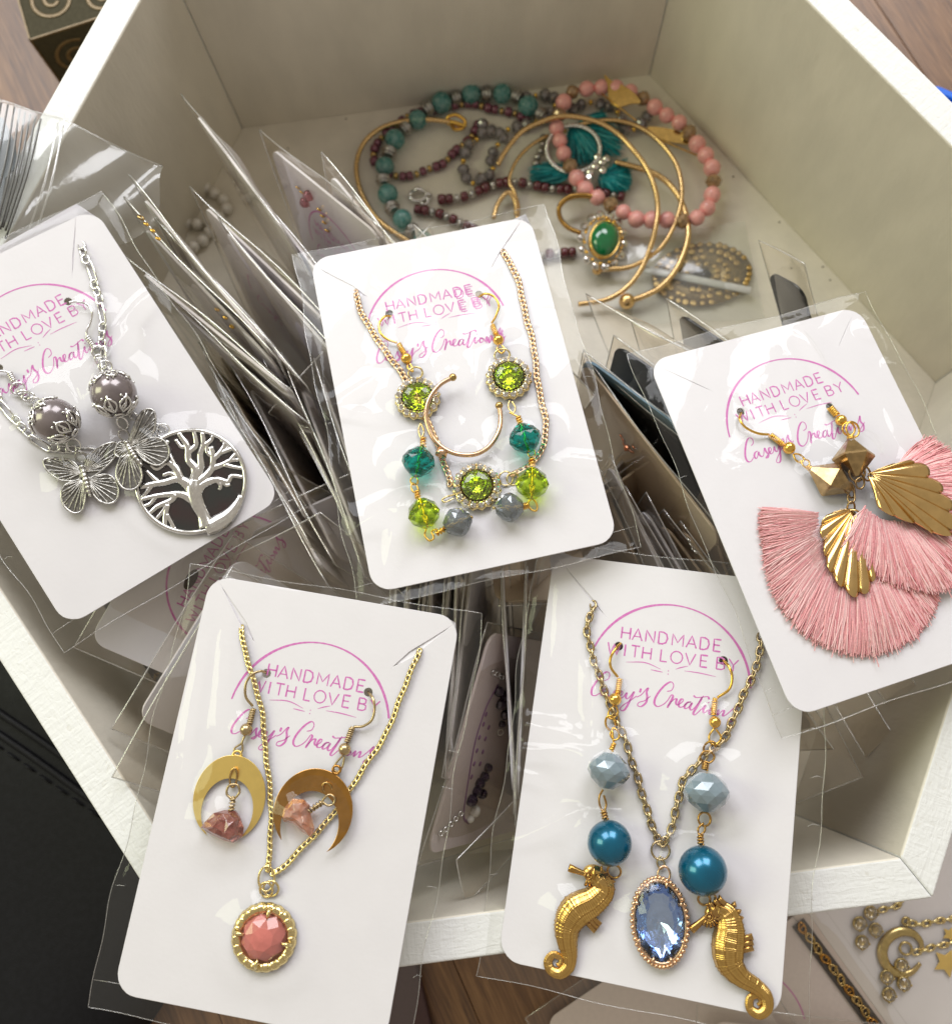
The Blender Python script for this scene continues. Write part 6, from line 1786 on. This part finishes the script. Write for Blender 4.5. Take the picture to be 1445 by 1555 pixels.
st = fl('white_stick', 'thin white plastic stick lying across the filigree brooch', 'stick', (1230, 745))
bevel(MB().tube([G.p(1050, 708, .36), G.p(1420, 783, .36)], .17, 10, flat=.5).obj('stick_bar', M_WHITEP, st), .02, 1)
# clear bag round the brooch
fb = fl('plastic_bag', 'flat clear plastic bag lying over the filigree brooch', 'bag', (1250, 720))
vs = []; fs = []
q4 = [G.p(985, 610, .2), G.p(1400, 540, .2), G.p(1470, 880, .2), G.p(1010, 900, .2)]
for j in range(19):
    for i in range(19):
        u, v = i / 18, j / 18
        p_ = (q4[0] * (1 - u) + q4[1] * u) * (1 - v) + (q4[3] * (1 - u) + q4[2] * u) * v
        p_.z += .34 * math.sin(PI * u) * math.sin(PI * v) + .06 * math.sin(9 * u + 4 * v)
        vs.append(p_)
for j in range(18):
    for i in range(18):
        a = j * 19 + i; fs.append((a, a + 1, a + 20, a + 19))
MB().add(vs, fs).obj('film', M_FILM_BAG, fb)
# pale pearls behind the plastic at left back
pw = thing('bracelet', 'pale pearl bead string seen blurred behind the left fan of sleeves', 'bracelet', Matrix.Identity(4), W(300, 320, ZF))
pm = bead_mesh('pearl_bead', .26, 1, M_PEARLW, n=10)
for lp in (((250, 300), (262, 288), (285, 282), (310, 284), (330, 296), (345, 312), (330, 330), (300, 340), (275, 335), (256, 320)), ((215, 372), (240, 385), (268, 380), (300, 372), (318, 352))):
    C_ = resample(crom([W(*q, ZF + .27) for q in lp], 8), step=.5)
    for q in C_: place('pearl_bead', pm, pw, Matrix.Translation(q))

# ------------------------------------------------------------------ cards and chain on the table at lower right
zt = ZT + .05
def table_card(desc, tl, tr, bl, mat, z=zt, sl=True, g='sleeved cards lying on the table'):
    T, A, B = W(*tl, z), W(*tr, z), W(*bl, z)
    x = (A - T).normalized(); y = (T - B); y = (y - x * x.dot(y)).normalized()
    M = Matrix.Identity(4); zz = x.cross(y)
    for i in range(3): M[i][0], M[i][1], M[i][2], M[i][3] = x[i], y[i], zz[i], T[i]
    c = thing('backing_card', desc, 'card', M, (3, -5, 0), 'backing cards lying on the table')
    bevel(MB().plate([rrect(0, -CH, CW, 0, .5)], -.03, .02).obj('card_sheet', mat, c), .01, 1, 60)
    if sl:
        s = thing('plastic_sleeve', 'clear sleeve around the ' + desc, 'sleeve', M, (3, -5, -.05), g)
        lens_sheets_flat(s, -.5, CW + .5, -CH - .5, .45)
    return Frame(M), c
def lens_sheets_flat(t, x0, x1, y0, y1):
    vs = []; fs = []
    rnd = random.Random(int(x1 * 10)); a = rnd.uniform(0, 6)
    for j in range(31):
        for i in range(23):
            u, v = i / 22, j / 30
            x, y = x0 + (x1 - x0) * u, y0 + (y1 - y0) * v
            e = min(1, min(u, 1 - u, v, 1 - v) * 9)
            vs.append((x, y, e * (.16 + .05 * math.sin(2.1 * x + a) * math.sin(1.3 * y + a) + .03 * math.sin(4 * x - 3 * y))))
    for j in range(30):
        for i in range(22):
            k = j * 23 + i; fs.append((k, k + 1, k + 24, k + 23))
    MB().add(vs, fs).obj('front_sheet', M_FILM_S, t)
    MB().tube([(x0, y0, .02), (x1, y0, .02), (x1, y1, .02), (x0, y1, .02)], .03, 4, closed=True).obj('seam', M_SEAM, t)
# left card of the pair: its right edge runs beside the filigree chain
FL_, cL = table_card('dusky pink table card left of the filigree chain', (988, 1554), (1204, 1392), (1121, 1732), M_CARD_LILAC)
FR, cR = table_card('white table card with moon and star jewelry', (1232, 1394), (1215 + 10, 1370), (1370, 1600), M_CARD, z=zt + .02) if False else (None, None)
# right card: left edge line (1233,1400)-(1335,1560)
FR, cR = table_card('white table card with moon and star jewelry', (1200, 1350), (1416, 1188), (1333, 1528), M_CARD, z=zt + .02)
mb = MB()
for a in range(60):
    pass
fc = thing('filigree_chain', 'dark gold filigree chain in the gap between the two table cards', 'chain', anchor=W(1270, 1470, zt))
A0, A1 = W(1212, 1402, zt + .17), W(1345, 1580, zt + .17)
dv = (A1 - A0).normalized(); sv = Vector((-dv.y, dv.x, 0))
L_ = (A1 - A0).length
bevel(MB().add([A0 + sv * .26 + Vector((0, 0, -.09)), A0 - sv * .26 + Vector((0, 0, -.09)), A1 - sv * .26 + Vector((0, 0, -.09)), A1 + sv * .26 + Vector((0, 0, -.09))], [(0, 1, 2, 3)], False).obj('backing', pbr('gap_shade', (.035, .02, .012), 0, .6), fc), .01, 1)  # dark strip added under the links to paint the gap's shade
rnd = random.Random(21)
n = int(L_ / .42)
for i in range(n):
    c0 = A0 + dv * (.2 + .42 * i)
    ang = math.atan2(dv.y, dv.x)
    mb = MB()
    mb.ring(c0 + Vector((0, 0, .03)), .2, .035, Matrix.Rotation(ang + rnd.uniform(-.4, .4), 4, 'Z'), 12, 5, Ry=.11)
    s0 = rnd.uniform(0, 6)
    mb.tube(crom([c0 + dv * .16 * math.cos(s0 + t * 1.1) * (1 - t * .12) + sv * .17 * math.sin(s0 + t * 1.1) * (1 - t * .12) + Vector((0, 0, .05)) for t in range(7)], 3), .028, 5)
    mb.obj('filigree_link', M_BRASS if i % 3 else M_BRONZE, fc)
# jewelry on the right card
H = Frame(FR.M, (1150, 1000, 2.8023))
M_CLEAR = glassy('clear_glass', (1, 1, 1), ior=1.6)
def rhine(root, pts, h=.1, r=.24):
    k = H.k(560, 1360)
    me = MB().gem(Matrix.Identity(4), [(.1, -.04, 0), (r * .84, .05, 1), (r * .74, .10, 0), (r * .50, .15, 1)], 8).mesh('rhinestone', M_CRYST)
    cup = MB().lathe([(r * .7, -.08), (r, -.02), (r * 1.04, .06), (r * .86, .1), (r * .8, .02)], 18).mesh('stone_cup', M_GOLD_D)
    for x, y in pts:
        c0 = H.p(x, y, h)
        cu = place('stone_cup', cup, root, Matrix.Translation(c0))
        foil_gem(Matrix.Translation(c0 + Vector((0, 0, .10))) @ Matrix.Rotation(x, 4, 'Z'), r * .84, r * .84, .09, .15, M_CLEAR, M_CRYST, root, 'rhinestone', 8, .5)
        for a in (45, 135, 225, 315):
            MB().ball(Vector((r * .95 * math.cos(math.radians(a)), r * .95 * math.sin(math.radians(a)), .1)), .05, 6, 4).obj('claw', M_GOLD_D, cu)
M_GOLD_D = pbr('old_gold', (.60, .46, .20), 1, .26, var=.2)
e1 = thing('earring', 'rhinestone cluster earring close under the box rim at lower right', 'earring', FR.M, tuple(H.p(450, 1150)), 'rhinestone moon earrings')
rhine(e1, [(432, 1128), (500, 1155), (443, 1207), (480, 1082)])
e2 = thing('earring', 'gold moon earring with four rhinestones below the small chain', 'earring', FR.M, tuple(H.p(580, 1300)), 'rhinestone moon earrings')
rhine(e2, [(548, 1355), (620, 1383), (557, 1430), (610, 1305)])
pts = [(672, 1310), (690, 1290), (650, 1335), (600, 1345), (560, 1320), (535, 1280), (528, 1240), (545, 1195), (585, 1165), (630, 1158), (670, 1175), (696, 1210), (702, 1240)]
pts = [(702, 1240), (690, 1200), (660, 1172), (620, 1162), (580, 1172), (545, 1202), (530, 1245), (538, 1290), (565, 1325), (610, 1345), (655, 1335), (692, 1298)]
kk = H.k(600, 1250)
q = crom([H.p(*p_, .1) for p_ in pts], 6); m_ = len(q)
MB().tube(q, [(.07 + 16 * kk * math.sin(PI * (i + 1) / (m_ + 1))) for i in range(m_)], 10, flat=.6).obj('crescent_moon', M_GOLD_D, e2)
for c_, r_ in (((630, 1235), 26), ((632, 1120), 16)):
    MB().ring(H.p(*c_, .14), r_ * kk, .05, None, 16, 6).obj('loop', M_GOLD_D, e2)
ch = thing('necklace', 'fine gold chain with star charms running off the right edge', 'necklace', FR.M, tuple(H.p(740, 1130)))
chain(ch, [H.p(*p_, .1) for p_ in ((640, 1125), (680, 1135), (720, 1128), (760, 1118), (800, 1112), (850, 1105))], .26, .42, .3, .045, M_GOLD_P, (20, 70), seed=31)
chain(ch, [H.p(*p_, .1) for p_ in ((660, 1255), (690, 1250), (720, 1238), (760, 1222), (800, 1218), (850, 1200))], .26, .42, .3, .045, M_GOLD_P, (20, 70), seed=32)
chain(ch, [H.p(*p_, .1) for p_ in ((520, 1070), (560, 1060), (590, 1055), (620, 1030))], .26, .42, .3, .045, M_GOLD_P, (20, 70), seed=33)
for cx, cy, R_ in ((798, 1292, 62), (812, 1172, 36)):
    P = []
    c0 = H.p(cx, cy, 0)
    for i in range(10):
        a = math.radians(100 + 36 * i); rr = (R_ if i % 2 == 0 else R_ * .5) * kk
        P.append((c0.x + rr * math.cos(a), c0.y + rr * math.sin(a)))
    bevel(MB().plate([P], .08, .13).obj('star_charm', M_SATIN, ch), .015, 2)
# card and sleeve peeking in at the bottom centre
FC, cC = table_card('beige table card cut by the bottom edge', (826, 1552), (905, 1498), (940, 1700), M_CARD_LILAC, z=zt + .3)
FD, cD = table_card('table card just below the right seahorse', (1080, 1550), (1232, 1566), (1068, 1670), M_CARD_LILAC, z=zt + 1.0)
mb = MB()
Tt = lambda X, Y: (3.3 + X, -2.2 + Y)
stamp_letters(mb, Tt)
mb.ribbon([Vector((*Tt(2.14 * math.cos(PI * i / 60), 2.14 * math.sin(PI * i / 60)), 0.0)) for i in range(61)], .06)
mb.v = [(v[0], v[1], .035) for v in mb.v]
mb.obj('stamp_lettering', M_INK, cD)
q0 = FL_.px(1203, 1512)
mb = MB(); mb.ribbon([Vector((q0.x - 2.1 + 2.14 * math.cos(PI * i / 60 - .4), q0.y + 2.14 * math.sin(PI * i / 60 - .4), .027)) for i in range(61)], .05)
mb.obj('stamp_arc', M_INK, cL)
dk = thing('leather_strap', 'dark maroon leather strip on the table below the moon card', 'strap', anchor=W(620, 1500, ZT))
q = [W(545, 1420, ZT), W(634, 1455, ZT), W(664, 1580, ZT), W(560, 1600, ZT)]
bevel(MB().plate([[(a.x, a.y) for a in q][::-1]], ZT + .05, ZT + .5).obj('strap_body', pbr('maroon_leather', (.05, .018, .018), 0, .45, bump=.2), dk), .12, 3)
